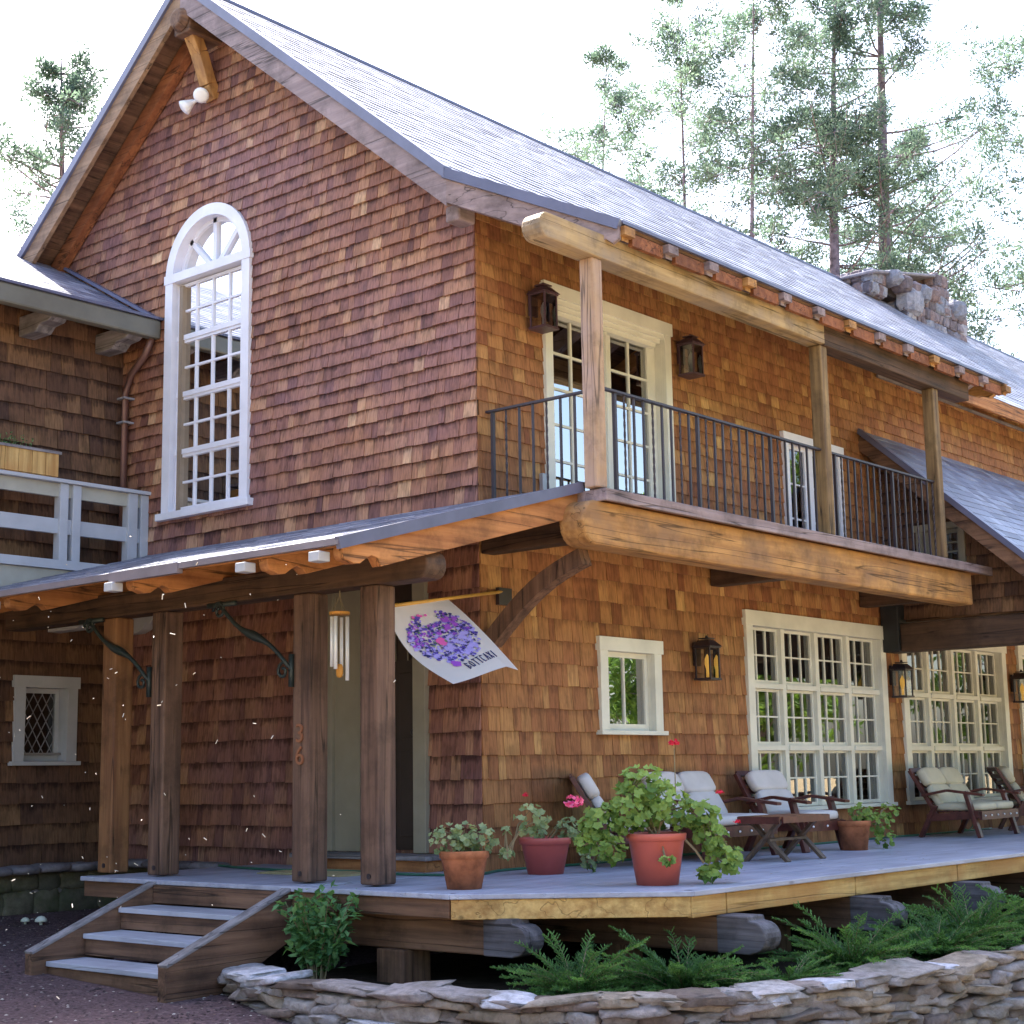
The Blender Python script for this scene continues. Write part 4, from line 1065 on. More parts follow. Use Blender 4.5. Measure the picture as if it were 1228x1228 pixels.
def geranium(t, top, blobs, nleaf, lr, seed, flowers, mat='leaf', fmat='petal', stems=True):
    r_ = random.Random(seed); mb = MB(); st = MB(); top = V(top)
    done = [top]
    for (c, rad, w) in blobs:
        c = V(c); nl = int(nleaf*w); src = min(done, key=lambda q: (q-c).length); done.append(c)
        if stems:
            for k in range(max(2, int(5*w))):
                e = c+rv(r_)*rad*.5; m_ = src.lerp(e, .5)+V((0, 0, .05)); st.tube([src+V((r_.uniform(-.04, .04), r_.uniform(-.04, .04), -.03)), m_, e], [.006, .005, .003], 5)
        for k in range(nl):
            d = rv(r_); p = c+d*rad*r_.uniform(.35, 1)**.6
            p = V((p.x, p.y, c.z+(p.z-c.z)*.85))
            n = d*.7+V((-.5, -.5, .9))*.6+rv(r_)*.5
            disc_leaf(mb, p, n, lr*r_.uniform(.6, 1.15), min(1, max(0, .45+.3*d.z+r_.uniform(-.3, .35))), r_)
    mb.build('foliage', mat, t, normals=False)
    if st.v: st.build('stem', 'stem', t)
    for (p, n_, s_) in flowers:
        fb = MB(); p = V(p)
        for k in range(n_*2):
            d = rv(r_); d.z = abs(d.z)*.8-.1; disc_leaf(fb, p+d*s_*r_.uniform(.4, 1.25), d+rv(r_)*.7, s_*r_.uniform(.22, .4), r_.random(), r_)
        fb.build('flower', fmat, t, normals=False)
    return t
p1 = pot('potted_geranium', (-1.47, -1.14, 0), .165, .115, .25, 'terracotta', 'weathered terracotta pot with low pale geranium at the deck corner')
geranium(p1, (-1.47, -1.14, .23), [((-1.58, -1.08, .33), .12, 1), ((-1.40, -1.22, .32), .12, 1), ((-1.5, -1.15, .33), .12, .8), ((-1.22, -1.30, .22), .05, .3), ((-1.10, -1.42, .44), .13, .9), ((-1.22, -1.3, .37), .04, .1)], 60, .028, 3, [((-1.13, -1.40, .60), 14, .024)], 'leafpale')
p2 = pot('potted_geranium', (0.0, -.63, 0), .195, .135, .27, 'redpot2', 'darker red plastic pot with a sparse trailing geranium by the house corner')
geranium(p2, (0, -.63, .25), [((.12, -.76, .33), .11, .8), ((.30, -.93, .20), .13, 1), ((.24, -.86, .10), .1, .6), ((-.05, -.6, .30), .07, .4)], 60, .026, 4, [], 'leafpale')
mb = MB(); mb.tube([(-.02, -.63, .24), (.0, -.62, .36), (-.03, -.60, .44)], [.012, .009, .005], 6); mb.build('stem', 'stem', p2)
p3 = pot('potted_geranium', (-.56, -2.06, 0), .20, .14, .34, 'redpot', 'large red pot with a big bushy red geranium at the front of the deck')
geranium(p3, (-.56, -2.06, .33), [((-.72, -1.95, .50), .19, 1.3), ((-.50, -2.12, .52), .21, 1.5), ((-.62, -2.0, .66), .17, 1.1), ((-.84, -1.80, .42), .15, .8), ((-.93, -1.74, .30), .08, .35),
     ((-.36, -2.28, .46), .14, .9), ((-.34, -2.36, .31), .12, .8), ((-.26, -2.40, .17), .13, .8), ((-.36, -2.34, .08), .07, .35), ((-.72, -2.26, .17), .045, .12), ((-.82, -1.86, .24), .12, .5)], 95, .036, 5,
     [((-.46, -2.16, .93), 22, .035), ((-.28, -2.40, .60), 14, .026), ((-.18, -2.46, .40), 12, .024)], 'leaf')
r_ = random.Random(77)
fb = MB()
for k in range(46): d = rv(r_); disc_leaf(fb, V((-.99, -1.70, .56))+V((d.x*.06, d.y*.06, d.z*.035)), d+rv(r_)*.7, .017, r_.random(), r_)
fb.build('flower', 'petalpink', p3, normals=False)
mb = MB(); mb.tube([(-.46, -2.16, .6), (-.46, -2.16, .9)], .004, 5); mb.tube([(-.5, -2.2, .34), (-.42, -2.28, .22), (-.36, -2.3, .14)], .009, 6); mb.build('stem', 'stem', p3)
p4 = pot('potted_geranium', (4.0, -1.05, 0), .16, .12, .27, 'terracotta', 'terracotta pot with light green foliage right of the armchair below the first big window')
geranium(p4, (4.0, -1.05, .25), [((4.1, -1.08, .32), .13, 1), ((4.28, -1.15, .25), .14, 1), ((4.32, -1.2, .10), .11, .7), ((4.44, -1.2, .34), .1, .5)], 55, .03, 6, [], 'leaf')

# ================================================================== FURNITURE
def seat(kind, seats, loc, rotz, label, cush='cushion', group='cushioned wooden deck seats'):
    W = .62*seats if seats == 1 else 1.12
    t = thing(kind, (0, 0, 0), label, 'armchair' if seats == 1 else 'loveseat', group)
    hw = W/2; sh_ = .30
    for s_ in (-1, 1):
        x = s_*hw
        mb = MB(); mb.bar((x, -.36, 0), (x, -.22, sh_+.22), .045, .075, (1, 0, 0)); mb.build('leg', 'mahog', t, bevel=.005)
        mb = MB(); mb.bar((x, .30, 0), (x, .12, .36), .045, .07, (1, 0, 0)); mb.build('leg', 'mahog', t, bevel=.005)
        mb = MB(); mb.bar((x, -.42, .475), (x, -.02, .53), .085, .028); mb.bar((x, -.02, .53), (x, .26, .475), .085, .028); mb.build('armrest', 'mahog', t, bevel=.006)
        mb = MB(); mb.bar((x*.95, .10, .22), (x*.95, .40, .76), .04, .06, (1, 0, 0)); mb.build('back_post', 'mahog', t, bevel=.005)
        mb = MB(); mb.bar((x, -.36, .26), (x, .22, .22), .035, .085); mb.build('side_rail', 'mahog', t, bevel=.004)
    mb = MB(); mb.box(-hw, hw, -.39, -.355, .20, .295)
    for k in range(8): y = -.34+k*.07; mb.box(-hw+.02, hw-.02, y, y+.05, .285, .30)
    mb.build('seat_frame', 'mahog', t)
    mb = MB()
    for k in range(int(3*seats)): x = -hw+.08+(W-.16)*k/(3*seats-1); mb.ball((x, -.395, .245), .011, 1, 6, 4)
    mb.build('stud', 'bulbwhite', t)
    mb = MB()
    for k in range(6): f = .2+.16*k; p = V((0, .10+.30*f, .22+.54*f)); mb.obox(p, (hw*.93, 0, 0), (0, .012, .023), (0, .010, -.006))
    mb.build('back_slats', 'mahog', t)
    cw_ = (W-.06)/seats
    for k in range(seats):
        cx = -hw+.03+cw_*(k+.5)
        mb = MB(); mb.ball((cx, -.10, .345), (cw_*.49, .29, .05), .38, 20, 10); mb.build('seat_cushion', cush, t, smooth=True)
        rot = Matrix.Rotation(R(-29), 3, 'X')
        mb = MB(); mb.ball((cx, .155, .47), (cw_*.49, .05, .14), .42, 20, 10, rot); mb.build('back_cushion', cush, t, smooth=True)
        mb = MB(); mb.ball((cx, .265, .68), (cw_*.49, .06, .115), .45, 20, 10, rot); mb.build('back_cushion', cush, t, smooth=True)
    t.location = loc; t.rotation_euler = (0, 0, rotz); t.scale = (1, 1, .94); WL[t.name] = V(loc); return t
seat('armchair', 1, (1.12, -.52, 0), R(38), 'armchair seen side on behind the big red geranium, leftmost seat')
seat('loveseat', 2, (2.38, -.50, 0), R(2), 'two seat wooden bench with lavender white cushions between red geranium and table', group=None)
seat('armchair', 1, (3.72, -.56, 0), R(-4), 'armchair with lavender white cushions behind the small crossed leg table')
seat('loveseat', 2, (7.25, -.66, 0), R(4), 'two seat wooden bench with ivory cushions under the second big window', 'cushion2', None)
seat('armchair', 1, (9.0, -.65, 0), R(34), 'armchair with ivory cushions turned sideways right of the ivory bench', 'cushion2')
seat('armchair', 1, (10.35, -.75, 0), R(-20), 'dark armchair cut off by the right picture edge below the third big window', 'cushion2')
# table
t = thing('side_table', (2.3, -1.32, 0), 'small low wooden table with crossed legs and slatted top in front of the armchair', 'table')
x0, x1, y0, y1, h = 1.93, 2.72, -1.52, -1.12, .37
mb = MB()
for k in range(5): a = y0+k*.082; mb.box(x0, x1, a, a+.074, h-.022, h, rg.random())
mb.build('tabletop', 'tabletop', t, bevel=.003)
mb = MB(); mb.box(x0+.02, x1-.02, y0-.0, y0-.018, h-.055, h-.004); mb.box(x0-.018, x0, y0, y1, h-.06, h-.004); mb.box(x1, x1+.018, y0, y1, h-.06, h-.004); mb.build('apron', 'mahog', t)
for x in (x0+.1, x1-.12):
    for s_ in (-1, 1):
        yc = (y0+y1)/2; o_ = .012*s_
        mb = MB(); mb.bar((x+o_*2, yc-s_*.19, .0), (x+o_*2, yc+s_*.17, h-.024), .028, .06, (1, 0, 0)); mb.build('leg', 'tableleg', t, bevel=.003)
mb = MB(); mb.box(x0+.09, x1-.1, (y0+y1)/2-.04, (y0+y1)/2+.04, .165, .185); mb.build('stretcher', 'tableleg', t)

# ================================================================== LANTERNS, LAMPS
def lantern(x, z, mat, lit, label, grp, y0=-.02):
    t = thing('wall_lantern', (x, y0, z), label, 'lantern', grp); w = .085; d0 = .09; h = .30; L0 = V((x, y0-.13, z))
    P = lambda a, b, c: (x+a, y0-.13+b, z+c)
    mb = MB(); mb.box(x-.05, x+.05, y0-.03, y0, z-.02, z+.2); mb.box(x-.015, x+.015, y0-.10, y0-.03, z+.20, z+.22); mb.build('wall_plate', mat, t, bevel=.004)
    mb = MB()
    for sx in (-1, 1):
        for sy in (-1, 1): mb.box(*sorted((x+sx*w, x+sx*(w-.014))), *sorted((L0.y+sy*w, L0.y+sy*(w-.014))), z-.14, z+.14)
    mb.box(x-w-.008, x+w+.008, L0.y-w-.008, L0.y+w+.008, z-.16, z-.14); mb.box(x-w-.008, x+w+.008, L0.y-w-.008, L0.y+w+.008, z+.14, z+.155)
    q = [(-w-.02, .155), (w+.02, .155), (.05, .215), (-.05, .215)]
    mb.add([P(-w-.02, -w-.02, .155), P(w+.02, -w-.02, .155), P(w+.02, w+.02, .155), P(-w-.02, w+.02, .155), P(-.05, -.05, .215), P(.05, -.05, .215), P(.05, .05, .215), P(-.05, .05, .215)],
           [(0, 1, 5, 4), (1, 2, 6, 5), (2, 3, 7, 6), (3, 0, 4, 7), (4, 5, 6, 7), (3, 2, 1, 0)])
    mb.box(x-.055, x+.055, L0.y-.055, L0.y+.055, z+.225, z+.235); mb.ball(P(0, 0, .245), .016, 1, 8, 6)
    mb.build('lantern_frame', mat, t)
    mb = MB()
    for a, b in (((-1, -1), (1, -1)), ((-1, 1), (-1, -1)), ((1, -1), (1, 1))):
        mb.add([P(a[0]*.078, a[1]*.078, -.14), P(b[0]*.078, b[1]*.078, -.14), P(b[0]*.078, b[1]*.078, .14), P(a[0]*.078, a[1]*.078, .14)], [(0, 1, 2, 3)])
    mb.build('glass_panel', 'glass' if lit else 'glass_hi', t, normals=False)
    mb = MB(); mb.lathe(P(0, 0, -.13), [(.0, 0), (.016, 0), (.014, .07), (.028, .12), (.026, .17), (.004, .215)], 10); mb.build('bulb', 'flame' if lit else 'bulbwhite', t, smooth=True)
lantern(.70, 4.64, 'lanternb', 0, 'plum brown lantern left of the balcony door', 'wall lanterns')
lantern(2.93, 4.64, 'lanternb', 0, 'plum brown lantern right of the balcony door', 'wall lanterns')
lantern(3.02, 1.74, 'lantern', 1, 'black lantern with amber bulb between the small square window and the first big window', 'wall lanterns')
lantern(6.93, 1.68, 'lantern', 1, 'black lantern with amber bulb between the first and second big windows', 'wall lanterns')
lantern(10.22, 1.70, 'lantern', 1, 'black lantern with amber bulb right of the second big window', 'wall lanterns')
t = thing('floodlight', (-.02, 3.60, 7.44), 'twin white floodlight below the gable peak', 'lamp')
mb = MB(); mb.tube([(-.02, 3.55, 7.46), (-.07, 3.55, 7.46)], .05, 12); mb.tube([(-.06, 3.55, 7.46), (-.14, 3.46, 7.44)], .018, 6); mb.tube([(-.06, 3.55, 7.46), (-.14, 3.62, 7.40)], .018, 6); mb.build('base', 'bulbwhite', t)
for c, d in (((-.17, 3.44, 7.42), (-.5, -.5, -.5)), ((-.17, 3.66, 7.37), (-.5, .3, -.5))):
    c, d = V(c), V(d).normalized(); mb = MB()
    mb.tube([c-d*.08, c-d*.05, c, c+d*.045, c+d*.06], [.025, .035, .06, .078, .05], 16); mb.build('lamp_head', 'bulbwhite', t, smooth=True)
mb = MB(); mb.box(.76, .83, -.06, -.015, 3.1, 3.26); tag(mb.build('outlet_box', 'metalgrey', None, bevel=.006), 'small grey electrical box beside the balcony door', 'electrical box')

# ================================================================== FLAG
fl_ = thing('house_flag', (.25, -.05, 2.21), 'white garden flag printed with a purple flower bouquet on a wooden pole', 'flag')
A0, A1 = V((.27, -.03, 2.215)), V((-1.30, -.26, 1.965))
mb = MB(); mb.tube([A0, A1], .014, 10); mb.ball(A0, .02); mb.build('pole', 'polewood', fl_, smooth=True)
mb = MB(); mb.box(.18, .34, -.05, -.015, 2.1, 2.24); mb.build('bracket', 'lantern', fl_)
TL, TR = A1, A0.lerp(A1, .50); BL, BR = V((-1.16, -.80, 1.38)), V((-.42, -.78, 1.56))
def flagpt(u, v):      # u 0..1 along pole, v 0..1 down
    a = TL.lerp(TR, u); b = BL.lerp(BR, u); p = a.lerp(b, v)
    bow = math.sin(v*math.pi); p += V((-.03, .10*bow*(1-.5*u), .045*bow*(u)-.05*bow*(1-u)))
    p += V((-.5, -.6, .1))*.035*math.sin(u*7+v*3.2)*v
    if u > .8: p.z -= .05*(u-.8)*5*v*v
    return p
nu, nv = 34, 46; mb = MB()
mb.add([flagpt(i/nu, j/nv) for j in range(nv+1) for i in range(nu+1)], [(j*(nu+1)+i, j*(nu+1)+i+1, (j+1)*(nu+1)+i+1, (j+1)*(nu+1)+i) for j in range(nv) for i in range(nu)])
M['flagcloth'] = leaf_mat('flag_cloth', (.78, .72, .74), (.82, .77, .78), .25)
cl = mb.build('cloth', 'flagcloth', fl_, smooth=True, normals=False)
def on_flag(u, v, off=.004):
    e = .01; p = flagpt(u, v); n = (flagpt(u+e, v)-p).cross(flagpt(u, v+e)-p).normalized()
    cam_ = V((-9.4, -8.4, .7))
    if n.dot(cam_-p) < 0: n = -n
    return p+n*off
r_ = random.Random(12)
prints = {'print_violet': ((.10, .06, .42), []), 'print_lilac': ((.42, .36, .85), []), 'print_pink': ((.72, .12, .45), []), 'print_navy': ((.03, .03, .14), []), 'print_purple': ((.33, .08, .58), []), 'print_green': ((.13, .22, .13), [])}
def blotch(key, u, v, r, k=7, off=.004, petals=False):
    vs = [on_flag(u, v, off)]
    n_ = k*2 if petals else k
    for i in range(n_):
        t = 2*math.pi*i/n_; rr = r*((1 if i % 2 else .4) if petals else r_.uniform(.7, 1.1)); vs.append(on_flag(u+rr*math.cos(t), v+rr*.72*math.sin(t), off))
    prints[key][1].append((vs, [(0, i+1, (i+1) % n_+1) for i in range(n_)]))
for k in range(900):
    t = r_.uniform(0, 6.28); q = r_.random()**.5; u = .5+.42*q*math.cos(t); v = .47+.33*q*math.sin(t)
    if v < .3 and abs(u-.52) < .12: continue
    key = r_.choice(['print_violet', 'print_lilac', 'print_navy', 'print_violet', 'print_purple'] if v < .52 else ['print_lilac', 'print_violet', 'print_navy', 'print_lilac'])
    blotch(key, u, v, r_.uniform(.014, .03), off=.003+.000004*k, petals=(k % 3 == 0))
for k in range(24):
    t = r_.uniform(0, 6.28); q = r_.random()**.5; blotch('print_lilac', .60+.24*q*math.cos(t), .63+.13*q*math.sin(t), .055, 8, .0062+.00003*k, True)
for k in range(9): blotch('print_pink', .44+r_.uniform(-.03, .03), .52+r_.uniform(-.03, .03), .06-.004*k, 8, .0075+.0001*k)
for k in range(16): blotch('print_purple', .72+r_.uniform(-.09, .09), .36+r_.uniform(-.07, .07), .035, 6, .0078)
for k in range(4): blotch('print_pink', .40+r_.uniform(-.1, .1), .18+r_.uniform(-.02, .02), .028, 6, .0078)
for k in range(4): blotch('print_purple', .33+r_.uniform(-.02, .02), .80+r_.uniform(-.02, .02), .045, 6, .0078)
for k in range(14): blotch('print_green', .28+.025*k+r_.uniform(-.02, .02), .27+r_.uniform(-.06, .3), .02, 5, .0079)
mb = MB(); keys = list(prints)
for i_, key in enumerate(keys):
    for vs, fs in prints[key][1]: mb.add(vs, fs, (i_+.5)/len(keys))
pm, nt, b_ = new_mat('flower_print_ink'); at_ = N(nt, 'ShaderNodeAttribute', attribute_name='tone'); rp_ = N(nt, 'ShaderNodeValToRGB'); rp_.color_ramp.interpolation = 'CONSTANT'
while len(rp_.color_ramp.elements) < len(keys): rp_.color_ramp.elements.new(.5)
for i_, key in enumerate(keys): rp_.color_ramp.elements[i_].position = i_/len(keys); rp_.color_ramp.elements[i_].color = (*prints[key][0], 1)
nt.links.new(at_.outputs['Fac'], rp_.inputs[0]); nt.links.new(rp_.outputs[0], b_.inputs['Base Color']); b_.inputs['Roughness'].default_value = .7
mb.build('flower_print', pm, cl, normals=False)
M['print_navy'] = plain('print_navy', (.03, .03, .14), .7, .2)
# lettering strokes following the cloth
G = {'B': [[(0, 0), (0, 1), (.7, .85), (.1, .55), (.8, .3), (0, 0)]], 'O': [[(.1, .1), (0, .7), (.4, 1), (.8, .7), (.7, .1), (.1, .1)]], 'T': [[(0, 1), (.9, 1)], [(.45, 1), (.45, 0)]],
     'C': [[(.8, .9), (.2, 1), (0, .5), (.2, 0), (.8, .1)]], 'A': [[(0, 0), (.4, 1), (.8, 0)], [(.2, .4), (.6, .4)]], 'X': [[(0, 0), (.8, 1)], [(0, 1), (.8, 0)]], 'I': [[(.4, 0), (.4, 1)]]}
mb = MB(); u0 = .40
for ch_ in 'BOTTCAXI':
    for st_ in G[ch_]:
        mb.tube([on_flag(u0+a*.042, .905-b*.075-(u0-.4)*.06, .006) for a, b in st_], .0038, 4)
    u0 += .057
mb.build('lettering', 'print_navy', cl, normals=False)
# ================================================================== WIND CHIME
t = thing('wind_chime', (PX, 0, 2.06), 'wind chime with white metal tubes and amber wooden sail under the porch beam', 'wind chime')
cx, cy = PX-.0, -.03
mb = MB()
for a in (0, 2.1, 4.2): mb.tube([(cx, cy, 2.04), (cx+.055*math.cos(a), cy+.055*math.sin(a), 1.93)], .003, 4)
mb.tube([(cx, cy, 2.08), (cx, cy, 2.03)], .005, 5); mb.tube([(cx, cy, 1.92), (cx, cy, 1.56)], .002, 4); mb.build('cord', 'stem', t)
mb = MB(); mb.lathe((cx, cy, 1.905), [(0, 0), (.075, 0), (.075, .02), (0, .02)], 20); mb.build('top_plate', 'amber', t)
for (a, l) in ((2.4, .36), (3.4, .38), (5.6, .46), (.6, .42)):
    mb = MB(); mb.tube([(cx+.055*math.cos(a), cy+.055*math.sin(a), 1.89), (cx+.055*math.cos(a), cy+.055*math.sin(a), 1.89-l)], .014, 10); mb.build('chime_tube', 'chrome', t, smooth=True)
mb = MB(); mb.ball((cx, cy, 1.50), (.012, .033, .05), .7, 12, 8); mb.build('sail', 'amber', t, smooth=True)
# ================================================================== PLANTER, HOSE, MAT, MUSHROOMS
t = thing('planter_box', (-1.6, 4.4, 3.57), 'weathered orange wooden planter box on the white balcony rail at left', 'planter')
mb = MB()
for k in range(9): x = -2.35+k*.142; mb.box(x, x+.136, 4.33, 4.35, 3.575, 3.79, rg.random())
mb.box(-2.35, -1.075, 4.352, 4.56, 3.57, 3.76); mb.build('box_boards', 'gold_z', t)
mb = MB(); mb.box(-2.37, -1.055, 4.315, 4.58, 3.79, 3.815); mb.build('box_rim', 'grey_x', t)
r_ = random.Random(9); mb = MB()
for k in range(46):
    x = r_.uniform(-2.3, -1.3); b0 = V((x, r_.uniform(4.38, 4.52), 3.8)); tip = b0+V((r_.uniform(-.06, .06), r_.uniform(-.05, .05), r_.uniform(.04, .17)))
    for j in range(12): leafq(mb, b0.lerp(tip, j/11), rv(r_)+V((0, 0, .5)), rv(r_), .028, .006, r_.random())
mb.build('foliage', 'bushleaf', t, normals=False)
hp = cr([(-.50, 2.6), (-.62, 2.2), (-.7, 1.6), (-.58, .9), (-.66, .2), (-.45, -.3), (.1, -.14), (.9, -.2), (2.0, -.16), (3.2, -.14), (4.6, -.2), (6.2, -.16), (7.5, -.2), (9, -.16)])
mb = MB(); mb.tube([(p.x, p.y, .012) for p in hp], .011, 6)
sp = [(8.1+.16*math.cos(i/20*6.28*2.2), -.28, .14+.12*math.sin(i/20*6.28*2.2)+.0) for i in range(21)]
mb.tube(sp, .009, 6); tag(mb.build('garden_hose', 'hose', None, smooth=True), 'green garden hose lying along the foot of the wall on the deck', 'hose')
mb = MB(); mb.box(-.98, -.45, .55, 1.5, .001, .014)
for k in range(46): y = .55+k*.0207; mb.box(-1.02, -.98, y, y+.012, .002, .010)
tag(mb.build('doormat', 'mat', None), 'straw coloured fringed doormat before the front door', 'doormat')
for i, (x, y, s_, lb) in enumerate(((-1.42, 4.10, .034, 'smaller pale mushroom on the gravel at the far left'), (-1.36, 3.95, .045, 'larger white mushroom on the gravel at the far left'))):
    z = gz(x, y); mb = MB(); mb.lathe((x, y, z), [(.3*s_, -.02), (.35*s_, s_*.7)], 10); o = mb.build('mushroom', 'whitepaint', None); tag(o, lb, 'mushroom', 'pale mushrooms on the gravel')
    mb = MB(); mb.lathe((x, y, z+s_*.6), [(0, 0), (s_*1.2, 0), (s_*1.1, s_*.5), (s_*.6, s_*.95), (0, s_*1.1)], 14); mb.build('cap', 'whitepaint', o, smooth=True)
r_ = random.Random(40); mb = MB()
for k in range(150):
    if k % 2: x, y, z = r_.uniform(-1.8, 6), r_.uniform(-2.5, -.1), .006
    else: x, y = r_.uniform(-4.6, -1.9), r_.uniform(-.6, 4.2); z = gz(x, y)+.012
    if not k % 2 and -2.95 < x and .1 < y < 1.7: continue
    if k % 2 and (x < -.9 and y < -1.3): continue
    a = r_.uniform(0, 6.28); leafq(mb, V((x, y, z)), V((math.cos(a), math.sin(a), .04)), V((0, 0, 1)), r_.uniform(.02, .045), r_.uniform(.003, .008), r_.random())
tag(mb.build('fallen_leaves', 'litter', None, normals=False), 'brown fallen leaves and needles scattered on deck and gravel', 'leaf litter', kind='stuff')
# drifting dry needles
r_ = random.Random(4); mb = MB()
Cc = V((-9.4168, -8.3871, .7438))
for k in range(120):
    p = V((r_.uniform(-4.6, -2.2), r_.uniform(-1.6, 3.4), r_.uniform(-.5, 2.1)))
    d = rv(r_); l = r_.choice([.003, .004, .010, .016]); mb.tube([p-d*l, p+d*l], .0026, 5)
tag(mb.build('drifting_needles', 'fluff', None), 'pale dry pine needles drifting in the air before the porch', 'falling needles', kind='stuff')

# ================================================================== TREES
def pine(name, seed, H, r0, crown0, spread, dens, label, mat='needle', group='pines behind the house', leaves=34, bend=.03, needle=.16, cs_=1.0):
    t = thing(name, (0, 0, 0), label, 'pine tree', group); r_ = random.Random(seed)
    tr = MB(); fo = MB(); br_ = MB()
    ph = r_.uniform(0, 6)
    def tp(f): return V((H*bend*math.sin(f*2.2+ph)*f, H*bend*math.cos(f*1.7+ph)*f, H*f))
    tr.tube([tp(i/16) for i in range(17)], [r0*(1-.93*(i/16)**1.1) for i in range(17)], 9)
    tr.build('trunk', 'bark', t, smooth=True)
    z = crown0
    while z < .985:
        b0 = tp(z); prof_ = math.sin(min(1, (1-z)/(1-crown0)*1.25+.08)*math.pi*.5)
        for k in range(r_.choice([2, 3, 4])):
            if r_.random() > dens: continue
            a = r_.uniform(0, 6.28); l = spread*prof_*r_.uniform(.45, 1.15); up_ = r_.uniform(-.1, .45)
            pts = []; p = b0.copy(); d = V((math.cos(a), math.sin(a), up_)).normalized()
            for j in range(6):
                pts.append(p.copy()); p = p+d*l/5; d = (d+V((r_.uniform(-.2, .2), r_.uniform(-.2, .2), r_.uniform(-.05, .2)))).normalized()
            br_.tube(pts, [r0*.16*(1-z*.5)*(1-j/6.5) for j in range(6)], 4, cap=False)
            for j in range(2, 6):
                for m_ in range(r_.choice([1, 2, 2, 3])):
                    c = pts[j]+rv(r_)*l*.16; tw = pts[j]; br_.tube([tw, c], [.012, .006], 3, cap=False)
                    cr_ = r_.uniform(.15, .30)*cs_; tn = r_.uniform(.1, .8)
                    for i in range(leaves):
                        dd_ = rv(r_); q = c+V((dd_.x, dd_.y, dd_.z*.7))*cr_*r_.random()**.5
                        leafq(fo, q, dd_+V((0, 0, .3)), rv(r_), needle*r_.uniform(.7, 1.2), needle*.17, min(1, max(0, tn+r_.uniform(-.2, .2))))
        z += r_.uniform(.012, .028)
    br_.build('limbs', 'bark', t, normals=False); fo.build('crown', mat, t, normals=False)
    return t
def place(t, px, dist, rot=0, sc=1):
    # stand on the ground along a bearing from the house corner
    t.location = px; t.rotation_euler = (0, 0, rot); t.scale = (sc,)*3; return t
CAMP = V((-9.4168, -8.3871, .7438)); yaw, pit, rol, FP = .7062, .1646, -.0166, 1894.47
Fv = V((math.cos(yaw)*math.cos(pit), math.sin(yaw)*math.cos(pit), math.sin(pit))); Rv = V((math.sin(yaw), -math.cos(yaw), 0)); Uv = Rv.cross(Fv)
R2 = Rv*math.cos(rol)+Uv*math.sin(rol); U2 = -Rv*math.sin(rol)+Uv*math.cos(rol)
def bearing(px, D):
    d = Fv+R2*((px-614)/FP)+U2*((614-150)/FP); h = math.hypot(d.x, d.y); return V((CAMP.x+d.x/h*D, CAMP.y+d.y/h*D, -1.0))
T1 = pine('pine_tree', 1, 31, .42, .30, 4.6, .95, 'tall straight pine above the chimney, right one of the two bare trunked pines', leaves=64, needle=.15, cs_=1.5)
T2 = pine('pine_tree', 2, 27, .36, .30, 4.6, .85, 'slightly leaning pine left of the chimney, left one of the two bare trunked pines', leaves=60, needle=.15, bend=.05, cs_=1.4)
T3 = pine('pine_tree', 3, 28, .15, .26, 5.0, .66, 'loose airy pine above the middle of the roof with drooping dark twigs', leaves=56, needle=.15, cs_=1.4)
T4 = pine('pine_tree', 4, 17.6, .27, .30, 4.0, 1.0, 'sparse grey pine rising left of the gable peak', leaves=44, needle=.11, cs_=.95)
place(T1, bearing(1040, 50), .4); place(T2, bearing(1006, 47), 2.0); place(T3, bearing(800, 50), 1.0); place(T4, bearing(66, 35), .3)
more = [(T3, 700, 54, 2.2, 1.0, 'thin airy pine over the roof ridge at the picture centre'), (T3, 880, 46, 4.0, .66, 'small airy pine just left of the two bare trunked pines'),
        (T2, 1092, 58, 3.4, .74, 'shorter pine between the tall pine and the chimney top'), (T3, 1225, 50, .6, .72, 'low airy pine at the right picture edge'),
        (T3, 470, 58, 5.2, 1.12, 'pine whose top shows faintly above the left part of the ridge'),
 (T3, 330, 60, 3.3, 1.3, 'distant pine top showing just above the gable peak')]
for src, px, D, rz, s_, lb in more:
    c = copy_tree(src); place(c, bearing(px, D), rz, s_); c['label'] = lb
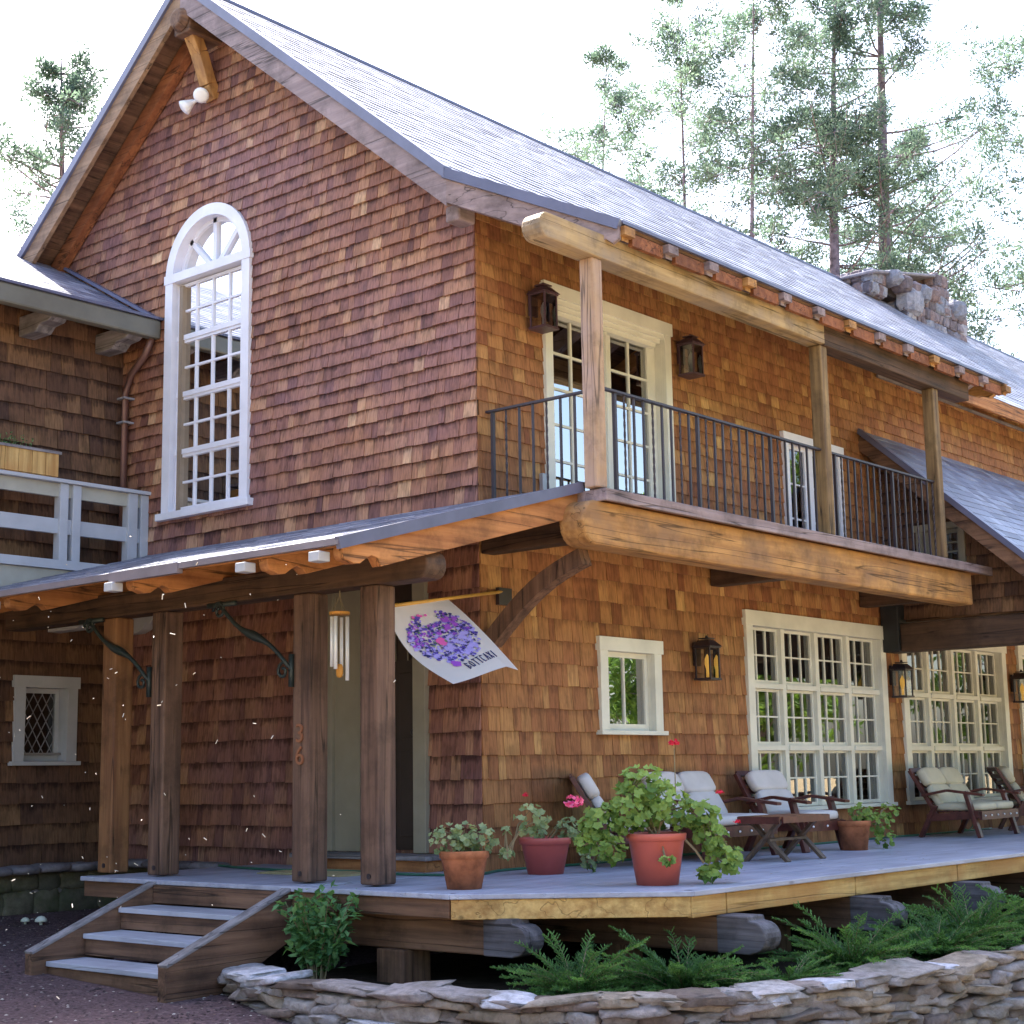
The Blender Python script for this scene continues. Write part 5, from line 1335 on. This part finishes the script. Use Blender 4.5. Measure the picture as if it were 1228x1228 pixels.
# trees across the drive, in front of the house, that its window panes mirror
G1 = pine('broad_tree', 21, 13, .3, .12, 4.2, .95, 'sunlit green tree across the yard that the window panes mirror', mat='needlesun', group='trees across the yard', leaves=40, needle=.34)
place(G1, V((14, -24, -1)), 0)
r_ = random.Random(3)
for x, y, s_ in ((20, -21, .9), (27, -26, 1.2), (7, -27, 1.1), (33, -18, 1), (0, -33, 1.2), (40, -25, 1.3), (22, -34, 1.4), (-22, 4, 1.0), (-26, -6, 1.2), (-20, 14, 1.1), (-24, -18, 1.2), (-12, -30, 1.1), (47, -14, 1.2), (12, -17.5, .6), (-13, 21, 1.9), (-18, 27, 2.2), (-9.5, 26, 2.1), (-15, 33, 2.4), (-22, 20, 2.1)):
    c = copy_tree(G1); place(c, V((x, y, -1)), r_.uniform(0, 6), s_)

# ================================================================== LIGHT, WORLD, CAMERA
sd = V((.19, .61, .766)).normalized()
sun = bpy.data.lights.new('sun', 'SUN'); sun.energy = 4.6; sun.angle = R(.5); sun.color = (1, .95, .86)
so = bpy.data.objects.new('sun', sun); COL.objects.link(so); so.rotation_euler = sd.to_track_quat('Z', 'Y').to_euler(); so.location = sd*60
w = bpy.data.worlds.new('World'); scn.world = w; w.use_nodes = True; nt = w.node_tree
bg = nt.nodes['Background']; sky = nt.nodes.new('ShaderNodeTexSky'); sky.sky_type = 'NISHITA'; sky.sun_disc = False
sky.sun_elevation = math.asin(sd.z); sky.sun_rotation = math.atan2(sd.x, sd.y); sky.air_density = 1.0; sky.dust_density = 3.5; sky.ozone_density = 1.0; sky.altitude = 0
nt.links.new(sky.outputs[0], bg.inputs[0]); bg.inputs[1].default_value = .15
cam = bpy.data.cameras.new('camera'); co = bpy.data.objects.new('camera', cam); COL.objects.link(co); scn.camera = co
cam.sensor_width = 36; cam.lens = FP/1228*36; cam.clip_end = 3000
co.matrix_world = Matrix(((R2.x, U2.x, -Fv.x, CAMP.x), (R2.y, U2.y, -Fv.y, CAMP.y), (R2.z, U2.z, -Fv.z, CAMP.z), (0, 0, 0, 1)))
vs_ = scn.view_settings; vs_.view_transform = 'Standard'; vs_.look = 'None'; vs_.gamma = 1; vs_.exposure = 2.25
scn.cycles.max_bounces = 8; scn.cycles.transparent_max_bounces = 16; scn.cycles.use_denoising = True
